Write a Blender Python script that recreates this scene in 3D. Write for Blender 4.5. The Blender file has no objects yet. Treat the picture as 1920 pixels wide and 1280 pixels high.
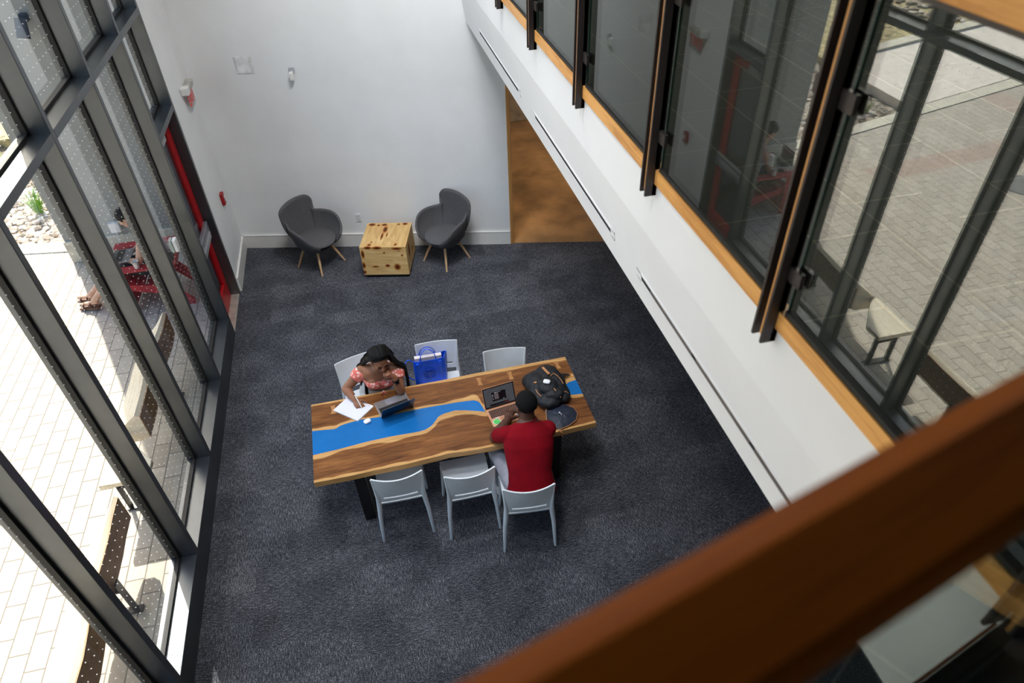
import bpy, bmesh, math, random
from mathutils import Vector, Matrix, noise as mnoise
random.seed(7)
sc = bpy.context.scene
COL = sc.collection
PI = math.pi
V = Vector

# ------------------------------------------------------------------ materials
def lin(c):
    c = c / 255.0
    return c / 12.92 if c <= 0.04045 else ((c + 0.055) / 1.055) ** 2.4
def rgb(c):
    return (lin(c[0]), lin(c[1]), lin(c[2]), 1.0)

class NT:
    def __init__(s, name):
        s.m = bpy.data.materials.new(name); s.m.use_nodes = True
        s.t = s.m.node_tree; s.n = s.t.nodes
        for x in list(s.n): s.n.remove(x)
        s.out = s.n.new('ShaderNodeOutputMaterial')
    def add(s, typ, **kw):
        x = s.n.new('ShaderNode' + typ)
        for k, v in kw.items():
            if k.startswith('i_'):
                x.inputs[k[2:].replace('_', ' ')].default_value = v
            else: setattr(x, k, v)
        return x
    def link(s, a, b): s.t.links.new(a, b)
    def math(s, op, a, b=None, c=None):
        x = s.add('Math', operation=op)
        for i, v in enumerate((a, b, c)):
            if v is None: continue
            if isinstance(v, (int, float)): x.inputs[i].default_value = v
            else: s.link(v, x.inputs[i])
        return x.outputs[0]
    def coord(s, scale=(1, 1, 1), rot=(0, 0, 0), src='Object'):
        tc = s.add('TexCoord'); mp = s.add('Mapping')
        mp.inputs['Scale'].default_value = scale; mp.inputs['Rotation'].default_value = rot
        s.link(tc.outputs[src], mp.inputs[0]); return mp.outputs[0]
    def noise(s, vec, scale, detail=3, rough=.55, dist=0):
        x = s.add('TexNoise'); x.inputs['Scale'].default_value = scale
        x.inputs['Detail'].default_value = detail; x.inputs['Roughness'].default_value = rough
        x.inputs['Distortion'].default_value = dist
        s.link(vec, x.inputs['Vector']); return x.outputs['Fac']
    def ramp(s, fac, stops):
        x = s.add('ValToRGB'); e = x.color_ramp.elements
        while len(e) > 1: e.remove(e[-1])
        for i, (p, c) in enumerate(stops):
            if i == 0: e[0].position = p; el = e[0]
            else: el = e.new(p)
            el.color = c if len(c) == 4 else rgb(c)
        s.link(fac, x.inputs[0]); return x.outputs[0]
    def mix(s, fac, a, b, mode='MIX'):
        x = s.add('Mix', data_type='RGBA', blend_type=mode)
        ins = [i for i in x.inputs if i.enabled]
        for sock, v in zip(ins, (fac, a, b)):
            if isinstance(v, (int, float)): sock.default_value = v
            elif isinstance(v, tuple): sock.default_value = v if len(v) == 4 else rgb(v)
            else: s.link(v, sock)
        return [o for o in x.outputs if o.enabled][0]
    def bsdf(s, col, rough=.5, metal=0, spec=.5, bump=None, emit=None, sheen=0, coat=0):
        b = s.add('BsdfPrincipled')
        for sock, v in (('Base Color', col), ('Roughness', rough), ('Metallic', metal), ('Specular IOR Level', spec)):
            if isinstance(v, (int, float)): b.inputs[sock].default_value = v
            elif isinstance(v, tuple): b.inputs[sock].default_value = v if len(v) == 4 else rgb(v)
            else: s.link(v, b.inputs[sock])
        if bump:
            bp = s.add('Bump'); bp.inputs['Strength'].default_value = bump[1]; bp.inputs['Distance'].default_value = bump[2]
            s.link(bump[0], bp.inputs['Height']); s.link(bp.outputs[0], b.inputs['Normal'])
        if emit:
            b.inputs['Emission Color'].default_value = rgb(emit[0]); b.inputs['Emission Strength'].default_value = emit[1]
        if coat: b.inputs['Coat Weight'].default_value = coat
        s.link(b.outputs[0], s.out.inputs[0]); return b

MC = {}
def mat(name, col, rough=.5, metal=0, spec=.5, var=.12, scale=8, bump=0, bscale=60, emit=None, coat=0):
    """plain surface with a little procedural variation"""
    if name in MC: return MC[name]
    t = NT(name); v = t.coord()
    n = t.noise(v, scale, 4)
    lo = tuple(max(0, c * (1 - var)) for c in col); hi = tuple(min(255, c * (1 + var)) for c in col)
    c = t.ramp(n, [(.3, lo), (.7, hi)])
    bp = None
    if bump: bp = (t.noise(v, bscale, 3), bump, .01)
    t.bsdf(c, rough, metal, spec, bp, emit, coat=coat)
    MC[name] = t.m; return t.m

def wood(name, c1, c2, axis='X', scale=3.0, rough=.45, c3=None, stretch=14, attr=None, light=None, spec=.4):
    if name in MC: return MC[name]
    t = NT(name)
    s = {'X': (1, stretch, stretch), 'Y': (stretch, 1, stretch), 'Z': (stretch, stretch, 1)}[axis]
    v = t.coord(s)
    n1 = t.noise(v, scale, 5, .6, .6)
    v2 = t.coord(tuple(x * 4 for x in s))
    n2 = t.noise(v2, scale, 3, .6)
    v3 = t.coord((1, 1, 1)); n3 = t.noise(v3, scale * .8, 2)
    a = t.math('MULTIPLY_ADD', n1, .6, t.math('MULTIPLY_ADD', n2, .25, t.math('MULTIPLY', n3, .15)))
    c = t.ramp(a, [(.33, c1), (.52, c2 if c3 is None else c3), (.68, c2)])
    if attr:
        at = t.add('Attribute'); at.attribute_name = attr
        fac = t.math('ADD', at.outputs['Fac'], t.math('MULTIPLY', t.math('SUBTRACT', n1, .5), .5))
        fac = t.math('MULTIPLY_ADD', t.math('SUBTRACT', fac, .5), 2.6, .5)
        cl = t.add('Clamp'); t.link(fac, cl.inputs[0])
        lc = t.ramp(a, light)
        c = t.mix(cl.outputs[0], c, lc)
    t.bsdf(c, rough, 0, spec, (n1, .15, .004))
    MC[name] = t.m; return t.m

def glass(name, tint=(235, 242, 238), dots=None, base=.045, gain=1.0):
    if name in MC: return MC[name]
    t = NT(name)
    lw = t.add('LayerWeight'); lw.inputs['Blend'].default_value = .5
    f = t.math('POWER', lw.outputs['Facing'], 4.0)
    f = t.math('MULTIPLY_ADD', f, gain * (1 - base), base)
    tr = t.add('BsdfTransparent'); tr.inputs[0].default_value = rgb(tint)
    gl = t.add('BsdfGlossy'); gl.inputs['Roughness'].default_value = 0.0
    gl.inputs['Color'].default_value = (1, 1, 1, 1)
    mx = t.add('MixShader'); t.link(f, mx.inputs[0]); t.link(tr.outputs[0], mx.inputs[1]); t.link(gl.outputs[0], mx.inputs[2])
    last = mx.outputs[0]
    if dots:
        tc = t.add('TexCoord'); sp = t.add('SeparateXYZ'); t.link(tc.outputs['Object'], sp.inputs[0])
        def cell(o, p):
            q = t.math('FRACT', t.math('DIVIDE', o, p)); return t.math('MULTIPLY', t.math('ABSOLUTE', t.math('SUBTRACT', q, .5)), p)
        dy = cell(sp.outputs['Y'], dots[0]); dz = cell(sp.outputs['Z'], dots[0])
        d = t.math('SQRT', t.math('ADD', t.math('MULTIPLY', dy, dy), t.math('MULTIPLY', dz, dz)))
        m = t.math('MULTIPLY', t.math('LESS_THAN', d, dots[1]), .9)
        df = t.add('BsdfDiffuse'); df.inputs[0].default_value = (.8, .8, .78, 1)
        tl = t.add('BsdfTranslucent'); tl.inputs[0].default_value = (.8, .8, .78, 1)
        ad = t.add('MixShader'); ad.inputs[0].default_value = .5; t.link(df.outputs[0], ad.inputs[1]); t.link(tl.outputs[0], ad.inputs[2])
        m2 = t.add('MixShader'); t.link(m, m2.inputs[0]); t.link(last, m2.inputs[1]); t.link(ad.outputs[0], m2.inputs[2]); last = m2.outputs[0]
    t.link(last, t.out.inputs[0]); MC[name] = t.m; return t.m

# ------------------------------------------------------------------ mesh helpers
def rotz(a): return Matrix.Rotation(a, 4, 'Z')
def frame(axis, up=V((0, 0, 1))):
    z = V(axis).normalized(); x = V(up).cross(z)
    if x.length < 1e-4: x = V((1, 0, 0)).cross(z)
    x.normalize(); y = z.cross(x)
    return Matrix((x, y, z)).transposed().to_4x4()
def merge(bm, tmp, M=None):
    if M is not None: tmp.transform(M)
    me = bpy.data.meshes.new('t'); tmp.to_mesh(me); tmp.free(); bm.from_mesh(me); bpy.data.meshes.remove(me)
def box(bm, c, s, M=None, bev=0, seg=2):
    t = bmesh.new(); bmesh.ops.create_cube(t, size=1)
    t.transform(Matrix.Translation(c) @ Matrix.Diagonal((s[0], s[1], s[2], 1)))
    if bev: bmesh.ops.bevel(t, geom=list(t.edges), offset=bev, segments=seg, profile=.5, affect='EDGES')
    merge(bm, t, M); return bm
def box2(bm, a, b, M=None, bev=0):
    return box(bm, [(a[i] + b[i]) / 2 for i in range(3)], [abs(b[i] - a[i]) for i in range(3)], M, bev)
def prism(bm, poly, z0, z1, M=None, bev=0):
    t = bmesh.new()
    ar = sum(poly[i][0] * poly[(i + 1) % len(poly)][1] - poly[(i + 1) % len(poly)][0] * poly[i][1] for i in range(len(poly)))
    if ar < 0: poly = poly[::-1]
    lo = [t.verts.new((p[0], p[1], z0)) for p in poly]; hi = [t.verts.new((p[0], p[1], z1)) for p in poly]
    t.faces.new(lo[::-1]); t.faces.new(hi)
    n = len(poly)
    for i in range(n): t.faces.new((lo[i], lo[(i + 1) % n], hi[(i + 1) % n], hi[i]))
    if bev: bmesh.ops.bevel(t, geom=list(t.edges), offset=bev, segments=2, profile=.5, affect='EDGES')
    merge(bm, t, M); return bm
def tube(bm, pts, r, seg=8, M=None, closed=False, flat=1.0):
    pts = [V(p) for p in pts]; n = len(pts)
    rs = r if isinstance(r, (list, tuple)) else [r] * n
    t = bmesh.new(); rings = []; up = V((.13, .21, .97))
    for i, p in enumerate(pts):
        if closed: d = pts[(i + 1) % n] - pts[i - 1]
        else: d = pts[min(i + 1, n - 1)] - pts[max(i - 1, 0)]
        d.normalize(); x = up.cross(d)
        if x.length < 1e-3: x = V((1, 0, 0)).cross(d)
        x.normalize(); y = d.cross(x)
        rings.append([t.verts.new(p + (x * math.cos(2 * PI * k / seg) + y * flat * math.sin(2 * PI * k / seg)) * rs[i]) for k in range(seg)])
    m = n if closed else n - 1
    for i in range(m):
        a, b = rings[i], rings[(i + 1) % n]
        for k in range(seg): t.faces.new((a[k], a[(k + 1) % seg], b[(k + 1) % seg], b[k]))
    if not closed:
        t.faces.new(rings[0][::-1]); t.faces.new(rings[-1])
    bmesh.ops.recalc_face_normals(t, faces=t.faces)
    merge(bm, t, M); return bm
def ell(bm, c, r, M=None, u=20, v=12):
    t = bmesh.new(); bmesh.ops.create_uvsphere(t, u_segments=u, v_segments=v, radius=1)
    t.transform(Matrix.Diagonal((r[0], r[1], r[2], 1)))
    if M is not None: t.transform(M.to_3x3().to_4x4())
    merge(bm, t, Matrix.Translation(V(c))); return bm
def cap(bm, p0, r0, p1, r1, seg=16, rounded=True, flat=1.0, up=(0, 0, 1)):
    """tapered limb from p0 to p1, round or flat ended"""
    p0, p1 = V(p0), V(p1); L = (p1 - p0).length
    prof = []
    if rounded:
        for i in range(5): a = -PI / 2 + i * PI / 8; prof.append((r0 * math.cos(a), r0 * math.sin(a)))
        prof.append((r0, 0)); prof.append((r1, L))
        for i in range(1, 5): a = i * PI / 8; prof.append((r1 * math.cos(a), L + r1 * math.sin(a)))
    else: prof = [(0, 0), (r0, 0), (r1, L), (0, L)]
    t = bmesh.new(); rings = []
    for (r, z) in prof:
        r = max(r, 1e-4)
        rings.append([t.verts.new((r * math.cos(2 * PI * k / seg), flat * r * math.sin(2 * PI * k / seg), z)) for k in range(seg)])
    for a, b in zip(rings, rings[1:]):
        for k in range(seg): t.faces.new((a[k], a[(k + 1) % seg], b[(k + 1) % seg], b[k]))
    t.faces.new(rings[0][::-1]); t.faces.new(rings[-1])
    merge(bm, t, Matrix.Translation(p0) @ frame(p1 - p0, up)); return bm
def lathe(bm, prof, seg=20, M=None):
    t = bmesh.new(); rings = []
    for (r, z) in prof:
        r = max(r, 1e-4); rings.append([t.verts.new((r * math.cos(2 * PI * k / seg), r * math.sin(2 * PI * k / seg), z)) for k in range(seg)])
    for a, b in zip(rings, rings[1:]):
        for k in range(seg): t.faces.new((a[k], a[(k + 1) % seg], b[(k + 1) % seg], b[k]))
    t.faces.new(rings[0][::-1]); t.faces.new(rings[-1]); merge(bm, t, M); return bm
def sheet(bm, P, thick, skip=None, M=None):
    """solid curved sheet from a grid of points P[i][j]"""
    t = bmesh.new(); ni, nj = len(P), len(P[0])
    def nrm(i, j):
        a = V(P[min(i + 1, ni - 1)][j]) - V(P[max(i - 1, 0)][j]); b = V(P[i][min(j + 1, nj - 1)]) - V(P[i][max(j - 1, 0)])
        n = a.cross(b); return n.normalized() if n.length > 0 else V((0, 0, 1))
    A = [[t.verts.new(V(P[i][j]) + nrm(i, j) * thick / 2) for j in range(nj)] for i in range(ni)]
    B = [[t.verts.new(V(P[i][j]) - nrm(i, j) * thick / 2) for j in range(nj)] for i in range(ni)]
    cells = {(i, j) for i in range(ni - 1) for j in range(nj - 1) if not (skip and skip(i, j))}
    for (i, j) in cells:
        t.faces.new((A[i][j], A[i + 1][j], A[i + 1][j + 1], A[i][j + 1])); t.faces.new((B[i][j], B[i][j + 1], B[i + 1][j + 1], B[i + 1][j]))
        for (di, dj, p, q) in ((-1, 0, (i, j), (i, j + 1)), (1, 0, (i + 1, j + 1), (i + 1, j)), (0, -1, (i + 1, j), (i, j)), (0, 1, (i, j + 1), (i + 1, j + 1))):
            if (i + di, j + dj) not in cells:
                t.faces.new((A[p[0]][p[1]], A[q[0]][q[1]], B[q[0]][q[1]], B[p[0]][p[1]]))
    for v in [v for v in t.verts if not v.link_faces]: t.verts.remove(v)
    bmesh.ops.recalc_face_normals(t, faces=t.faces)
    merge(bm, t, M); return bm
def text_bm(body, size, depth=.002):
    cu = bpy.data.curves.new('txt', 'FONT'); cu.body = body; cu.size = size; cu.extrude = depth
    cu.align_x = 'CENTER'; cu.align_y = 'CENTER'
    o = bpy.data.objects.new('txt', cu); COL.objects.link(o)
    dg = bpy.context.evaluated_depsgraph_get(); me = bpy.data.meshes.new_from_object(o.evaluated_get(dg))
    bm = bmesh.new(); bm.from_mesh(me); bpy.data.objects.remove(o); bpy.data.curves.remove(cu); bpy.data.meshes.remove(me)
    return bm

# ------------------------------------------------------------------ object helpers
def tag(o, label=None, cat=None, group=None, kind=None):
    if label: o['label'] = label
    if cat: o['category'] = cat
    if group: o['group'] = group
    if kind: o['kind'] = kind
    return o
def thing(name, label, cat, loc=(0, 0, 0), rz=0, group=None, kind=None):
    o = bpy.data.objects.new(name, None); COL.objects.link(o); o.location = loc; o.rotation_euler = (0, 0, rz)
    o.empty_display_size = .1
    return tag(o, label, cat, group, kind)
def obj(name, bm, m, parent=None, smooth=False, world=False, label=None):
    if world and parent is not None:
        r = parent
        while r.parent is not None: r = r.parent
        bm.transform((Matrix.Translation(r.location) @ rotz(r.rotation_euler[2])).inverted())
    me = bpy.data.meshes.new(name); bm.to_mesh(me); bm.free()
    me.materials.append(m)
    o = bpy.data.objects.new(name, me); COL.objects.link(o)
    if parent is not None: o.parent = parent
    if smooth is True:
        for p in me.polygons: p.use_smooth = True
    elif smooth:
        for p in me.polygons: p.use_smooth = True
        me.set_sharp_from_angle(angle=math.radians(smooth))
    if label: o['label'] = label
    return o
def single(name, bm, m, label, cat, group=None, kind=None, loc=None, rz=0, smooth=False):
    o = obj(name, bm, m, smooth=smooth)
    if loc is not None: o.location = loc; o.rotation_euler = (0, 0, rz)
    return tag(o, label, cat, group, kind)
def struct(name, bm, m, label=None, cat=None, parent=None, smooth=False):
    o = obj(name, bm, m, parent, smooth)
    if parent is None: tag(o, label, cat, None, 'structure')
    return o
def fuse(name, bm, m, parent, voxel=.006, smooth=4, factor=.5, attr=None):
    """one continuous skin from overlapping pieces (world coordinates)"""
    o = obj(name, bm, m, parent, world=True)
    a = o.modifiers.new('r', 'REMESH'); a.mode = 'VOXEL'; a.voxel_size = voxel
    if smooth:
        s = o.modifiers.new('s', 'SMOOTH'); s.iterations = smooth; s.factor = factor
    dg = bpy.context.evaluated_depsgraph_get()
    me = bpy.data.meshes.new_from_object(o.evaluated_get(dg)); old = o.data
    o.modifiers.clear(); o.data = me; me.name = name
    bpy.data.meshes.remove(old)
    if not me.materials: me.materials.append(m)
    for p in me.polygons: p.use_smooth = True
    return o
def dup(root, loc, rz, label=None, group=None):
    def cp(o, par):
        c = o.copy(); COL.objects.link(c)
        if par is not None: c.parent = par
        for ch in list(o.children): cp(ch, c)
        return c
    r = cp(root, None); r.location = loc; r.rotation_euler = (0, 0, rz)
    if label: r['label'] = label
    if group: r['group'] = group
    return r

# ------------------------------------------------------------------ camera
cam = bpy.data.cameras.new('camera'); co = bpy.data.objects.new('camera', cam); COL.objects.link(co)
right = V((0.97318077, -0.2282088, -0.02898176)); down = V((-0.17041578, -0.63056498, -0.75719632)); fwd = V((0.15452398, 0.74182785, -0.65254409))
Mx = Matrix((right, -down, -fwd)).transposed().to_4x4(); Mx.translation = (0, 0, 5.0)
co.matrix_world = Mx
cam.sensor_width = 36; cam.lens = 36 * 1274.03 / 1920; cam.clip_start = .02; cam.clip_end = 300
cam.dof.use_dof = True; cam.dof.focus_distance = 6.0; cam.dof.aperture_fstop = 2.4
sc.camera = co

# ------------------------------------------------------------------ common materials
WHITE = mat('white_wall_paint', (238, 238, 238), .6, var=.015, scale=2)
BULK = mat('white_bulkhead_paint', (230, 230, 232), .5, var=.01, scale=2)
TRIMW = mat('white_trim_paint', (228, 226, 222), .4, var=.01)
DKALU = mat('dark_bronze_aluminium', (104, 107, 110), .38, .92, .5, var=.05, scale=3)
BLKALU = mat('black_gasket', (16, 16, 16), .6)
BLACK = mat('black_steel', (30, 28, 28), .38, .3, var=.1)
OAK = wood('golden_oak', (184, 122, 60), (224, 164, 92), 'Y', 2.0, .42)
OAKX = wood('shaded_oak_rail', (126, 60, 8), (158, 84, 18), 'X', 3.0, .55, spec=.12)  # darker copy of the golden oak, the rail's shade put into its colour
OAKZ = wood('golden_oak_jamb', (160, 104, 50), (196, 140, 78), 'Z', 2.0, .45)

def carpet_material():
    t = NT('grey_carpet_tiles')
    v = t.coord()
    br = t.add('TexBrick'); br.inputs['Color1'].default_value = (0, 0, 0, 1); br.inputs['Color2'].default_value = (1, 1, 1, 1)
    br.inputs['Mortar'].default_value = (.5, .5, .5, 1)
    br.inputs['Scale'].default_value = 1; br.inputs['Mortar Size'].default_value = 0.0
    br.inputs['Brick Width'].default_value = .5; br.inputs['Row Height'].default_value = .25; br.offset = .5
    t.link(v, br.inputs['Vector'])
    ori = t.math('GREATER_THAN', br.outputs['Color'], .5)
    nx = t.noise(t.coord((22, 120, 1)), 1, 2, .6); ny = t.noise(t.coord((120, 22, 1)), 1, 2, .6)
    st = t.mix(ori, nx, ny)
    blot = t.noise(v, 2.6, 3, .6)
    fine = t.noise(v, 125, 2, .75)
    a = t.math('MULTIPLY_ADD', st, .55, t.math('MULTIPLY_ADD', fine, 1.0, t.math('MULTIPLY_ADD', blot, .20, t.math('MULTIPLY', br.outputs['Color'], .05))))
    c = t.ramp(t.math('MULTIPLY', a, .5), [(.33, (18, 18, 21)), (.415, (49, 50, 55)), (.49, (86, 87, 94)), (.59, (160, 159, 162))])
    t.bsdf(c, .95, 0, .12, (fine, .5, .004))
    return t.m
CARPET = carpet_material()

def paver_material():
    t = NT('sandy_concrete_pavers')
    v = t.coord((1, 1, 1), (0, 0, PI / 2))
    br = t.add('TexBrick'); br.inputs['Color1'].default_value = rgb((186, 176, 163)); br.inputs['Color2'].default_value = rgb((204, 194, 181))
    br.inputs['Mortar'].default_value = rgb((120, 112, 102))
    br.inputs['Scale'].default_value = 1; br.inputs['Mortar Size'].default_value = 0.006; br.inputs['Mortar Smooth'].default_value = .3
    br.inputs['Brick Width'].default_value = .30; br.inputs['Row Height'].default_value = .15; br.inputs['Bias'].default_value = 0
    t.link(v, br.inputs['Vector'])
    n = t.noise(t.coord(), .6, 4); n2 = t.noise(t.coord(), 40, 3)
    c = t.mix(t.math('MULTIPLY', n2, .25), br.outputs['Color'], (150, 142, 132))
    sp = t.add('SeparateXYZ'); tc = t.add('TexCoord'); t.link(tc.outputs['Object'], sp.inputs[0])
    # reddish courses of pavers running across the plaza
    def band(off, w):
        q = t.math('ADD', t.math('MULTIPLY', sp.outputs['X'], .1), sp.outputs['Y'])
        return t.math('LESS_THAN', t.math('ABSOLUTE', t.math('SUBTRACT', q, off)), w)
    b = t.math('MAXIMUM', band(7.55, .22), band(3.0, .22))
    q2 = t.math('LESS_THAN', t.math('ABSOLUTE', t.math('ADD', sp.outputs['X'], 9.0)), .25)
    b = t.math('MULTIPLY', t.math('MAXIMUM', b, q2), .35)
    b = t.math('MULTIPLY', b, t.math('LESS_THAN', sp.outputs['X'], -5.0))
    c = t.mix(b, c, (172, 128, 118))
    t.bsdf(c, .85, 0, .2, (br.outputs['Fac'], -.3, .006)); return t.m
PAVER = paver_material()

def tile_material():
    t = NT('dark_slate_floor_tile')
    v = t.coord()
    br = t.add('TexBrick'); br.inputs['Color1'].default_value = rgb((60, 62, 60)); br.inputs['Color2'].default_value = rgb((66, 67, 64))
    br.inputs['Mortar'].default_value = rgb((124, 119, 104))
    br.inputs['Scale'].default_value = 1; br.inputs['Mortar Size'].default_value = 0.0035; br.inputs['Mortar Smooth'].default_value = .1
    br.inputs['Brick Width'].default_value = .6; br.inputs['Row Height'].default_value = .3; br.offset = .33
    t.link(t.coord((1, 1, 1), (0, 0, PI / 2)), br.inputs['Vector'])
    t.bsdf(br.outputs['Color'], .55, 0, .3); return t.m
TILE = tile_material()
FRIT = glass('facade_glass_with_dots', (240, 242, 240), (.075, .0034), .05, .8)
CLEAR = glass('railing_glass', (216, 222, 218), None, .13, .30)

# ------------------------------------------------------------------ shell
XF = -1.893
TH = math.radians(-14.15); CX, CY = -1.893, 8.562
def yb(x): return CY + (x - CX) * math.tan(TH)      # face of the back wall
def back(s, d, z): return (s, d, z)
bm = bmesh.new(); prism(bm, [(-1.93, -3.2), (5.2, -3.2), (5.2, yb(5.2) + .01), (-1.93, yb(-1.93) + .01)], -.3, 0)
struct('floor', bm, CARPET, 'grey carpet tile floor with woven stripes', 'floor')
CONC = mat('brown_polished_concrete', (150, 112, 72), .28, 0, .5, var=.28, scale=1.6)
bm = bmesh.new(); prism(bm, [(.6, yb(.6) + .015), (5.2, yb(5.2) + .015), (5.2, 13), (.6, 13)], -.3, -.004)
struct('floor_hallway', bm, CONC, 'brown polished concrete floor beyond the doorway', 'floor')
HALLW = mat('hallway_wall', (150, 130, 104), .7)
bm = bmesh.new(); box2(bm, (.6, 11.6, 0), (5.2, 11.8, 2.8)); struct('wall_hallway', bm, HALLW, 'dim wall at the end of the hallway', 'wall')
bm = bmesh.new(); box2(bm, (.6, 8.3, 0), (.8, 11.6, 2.8)); struct('wall_hallway_side', bm, HALLW, 'dim side wall of the hallway', 'wall')
bm = bmesh.new(); prism(bm, [(.8, yb(.8) + .21), (5.2, yb(5.2) + .21), (5.2, 11.6), (.8, 11.6)], 2.7, 2.8); struct('ceiling_hallway', bm, HALLW, 'low ceiling of the hallway', 'ceiling')

# back wall, authored along its own face: x along the wall, y into it
MB = Matrix.Translation((CX, CY, 0)) @ rotz(TH)
DS = (1.633 - CX) / math.cos(TH); DE = DS + 1.75
bm = bmesh.new(); prism(bm, [(-.3, 0), (DS, 0), (DS, .2), (-.3, .2)], 0, 6.3); box2(bm, (DS, 0, 2.62), (DE, .2, 6.3)); box2(bm, (DE, 0, 0), (7.4, .2, 6.3))
w = struct('wall_back', bm, WHITE, 'tall plain white back wall behind the armchairs', 'wall'); w.location = (CX, CY, 0); w.rotation_euler = (0, 0, TH)
bm = bmesh.new(); box2(bm, (DS, -.012, 0), (DS + .04, .21, 2.62)); box2(bm, (DE - .04, -.012, 0), (DE, .21, 2.62)); box2(bm, (DS, -.012, 2.58), (DE, .21, 2.62))
w = struct('trim_doorway', bm, OAKZ, 'golden oak jamb lining the open doorway', 'trim'); w.location = (CX, CY, 0); w.rotation_euler = (0, 0, TH)
bm = bmesh.new(); box2(bm, (.0, -.018, 0), (DS, 0, .185)); box2(bm, (.0, -.022, .185), (DS, 0, .197), bev=.003)
w = struct('baseboard_back', bm, TRIMW, 'tall white baseboard along the back wall', 'baseboard'); w.location = (CX, CY, 0); w.rotation_euler = (0, 0, TH)
bm = bmesh.new(); box2(bm, (-2.13, 7.505, 0), (XF, 8.62, 6.3)); struct('wall_left', bm, WHITE, 'narrow white wall between the red door and the corner', 'wall')
bm = bmesh.new(); box2(bm, (XF, 7.52, 0), (XF + .018, 8.552, .185)); box2(bm, (XF, 7.52, .185), (XF + .022, 8.552, .197)); struct('baseboard_left', bm, TRIMW, 'short white baseboard beside the red door', 'baseboard')
bm = bmesh.new(); box2(bm, (-2.2, 1.3, 6.3), (5.3, 9, 6.4)); struct('ceiling', bm, WHITE, 'white ceiling high above the table', 'ceiling')
bm = bmesh.new(); box2(bm, (-1.89, -3.2, 5.45), (5.19, 1.3, 6.4)); struct('ceiling_rail_shade', bm, mat('dark_ceiling', (40, 34, 30), .8), 'unseen dark ceiling added above the walkway to shade the handrail', 'ceiling')  # unseen, set low and dark to keep light off the handrail
bm = bmesh.new(); box2(bm, (-2.2, -3.4, 0), (5.3, -3.2, 6.4)); struct('wall_front', bm, mat('dark_rear_wall', (46, 40, 36), .8), 'wall behind the viewer', 'wall')
bm = bmesh.new(); box2(bm, (5.2, -3.4, 0), (5.4, 9, 6.4)); struct('wall_right', bm, mat('dim_wall', (150, 146, 140), .7), 'wall behind the balcony', 'wall')

# ------------------------------------------------------------------ glazed facade, bay by bay
ZT0, ZT1, ZTOP = 3.268, 3.326, 6.3
ys = [2.545 + 1.03 * k for k in range(-5, 5)]        # far edge of every mullion
ys[-1] = 6.662
XG = -2.035
def bead(bm, y0, y1, z0, z1):
    for (a, b) in (((XG - .012, y0, z0), (XG + .022, y0 + .022, z1)), ((XG - .012, y1 - .022, z0), (XG + .022, y1, z1)),
                   ((XG - .012, y0, z0), (XG + .022, y1, z0 + .022)), ((XG - .012, y0, z1 - .022), (XG + .022, y1, z1))):
        box2(bm, a, b)
    return bm
for i in range(len(ys) - 1):
    y0, y1 = ys[i], ys[i + 1]; n = len(ys) - 1 - i
    w = thing('window_%d' % n, 'tall dark framed facade window bay %d from the red door' % n, 'window', (XF, y0, 0), kind='structure')
    L = y1 - y0 - .057
    def lo(a): return (a[0] - XF, a[1] - y0, a[2])
    bm = bmesh.new(); box2(bm, lo((-2.09, y1 - .057, 0)), lo((XF, y1, ZTOP)), bev=.003); obj('mullion', bm, DKALU, w)
    bm = bmesh.new(); box2(bm, lo((-2.09, y0, 0)), lo((XF, y1 - .057, .268)), bev=.002); obj('sill', bm, DKALU, w)
    bm = bmesh.new(); box2(bm, lo((-2.09, y0, ZT0)), lo((XF, y1 - .057, ZT1)), bev=.002); obj('transom', bm, DKALU, w)
    bm = bmesh.new(); bead(bm, y0, y1 - .057, .268, ZT0); bead(bm, y0, y1 - .057, ZT1, ZTOP); bm.transform(Matrix.Translation((-XF, -y0, 0))); obj('glazing_bead', bm, BLKALU, w)
    for (z0, z1) in ((.28, ZT0 - .01), (ZT1 + .01, ZTOP)):
        bm = bmesh.new(); box2(bm, lo((XG - .003, y0 + .01, z0)), lo((XG, y1 - .067, z1))); obj('pane', bm, FRIT, w)
# door bay
RED = mat('red_door_paint', (176, 14, 22), .35, var=.05)
STEEL = mat('brushed_steel', (176, 178, 184), .35, .8, var=.05)
GREYP = mat('grey_plastic', (150, 150, 152), .5)
w = thing('door_1', 'red framed glass exit door with a silver push bar', 'door', (XF, 6.662, 0), kind='structure')
O = Matrix.Translation((-XF, -6.662, 0))
def dobj(name, bm, m, par=None, **k): bm.transform(O); return obj(name, bm, m, par or w, **k)
bm = bmesh.new(); box2(bm, (-2.09, 7.45, 0), (XF, 7.505, ZTOP), bev=.002); box2(bm, (-2.09, 6.662, 2.35), (XF, 7.45, 2.41)); box2(bm, (-2.09, 6.662, ZT0), (XF, 7.45, ZT1)); dobj('door_frame', bm, DKALU)
bm = bmesh.new(); bead(bm, 6.662, 7.45, 2.41, ZT0); bead(bm, 6.662, 7.45, ZT1, ZTOP); dobj('glazing_bead', bm, BLKALU)
for (z0, z1) in ((2.42, ZT0 - .01), (ZT1 + .01, ZTOP)):
    bm = bmesh.new(); box2(bm, (XG - .003, 6.67, z0), (XG, 7.44, z1)); dobj('pane', bm, FRIT)
bm = bmesh.new()
box2(bm, (-2.05, 6.675, .02), (-1.995, 6.80, 2.33), bev=.004); box2(bm, (-2.05, 7.30, .02), (-1.995, 7.43, 2.33), bev=.004)
box2(bm, (-2.05, 6.80, .02), (-1.995, 7.30, .28), bev=.004); box2(bm, (-2.05, 6.80, 2.2), (-1.995, 7.30, 2.33), bev=.004); leaf = dobj('door_leaf', bm, RED)
bm = bmesh.new(); box2(bm, (-2.03, 6.80, .28), (-2.015, 7.30, 2.2)); dobj('door_glass', bm, glass('door_glass', (150, 156, 158), None, .06, 1.0), leaf)
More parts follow.
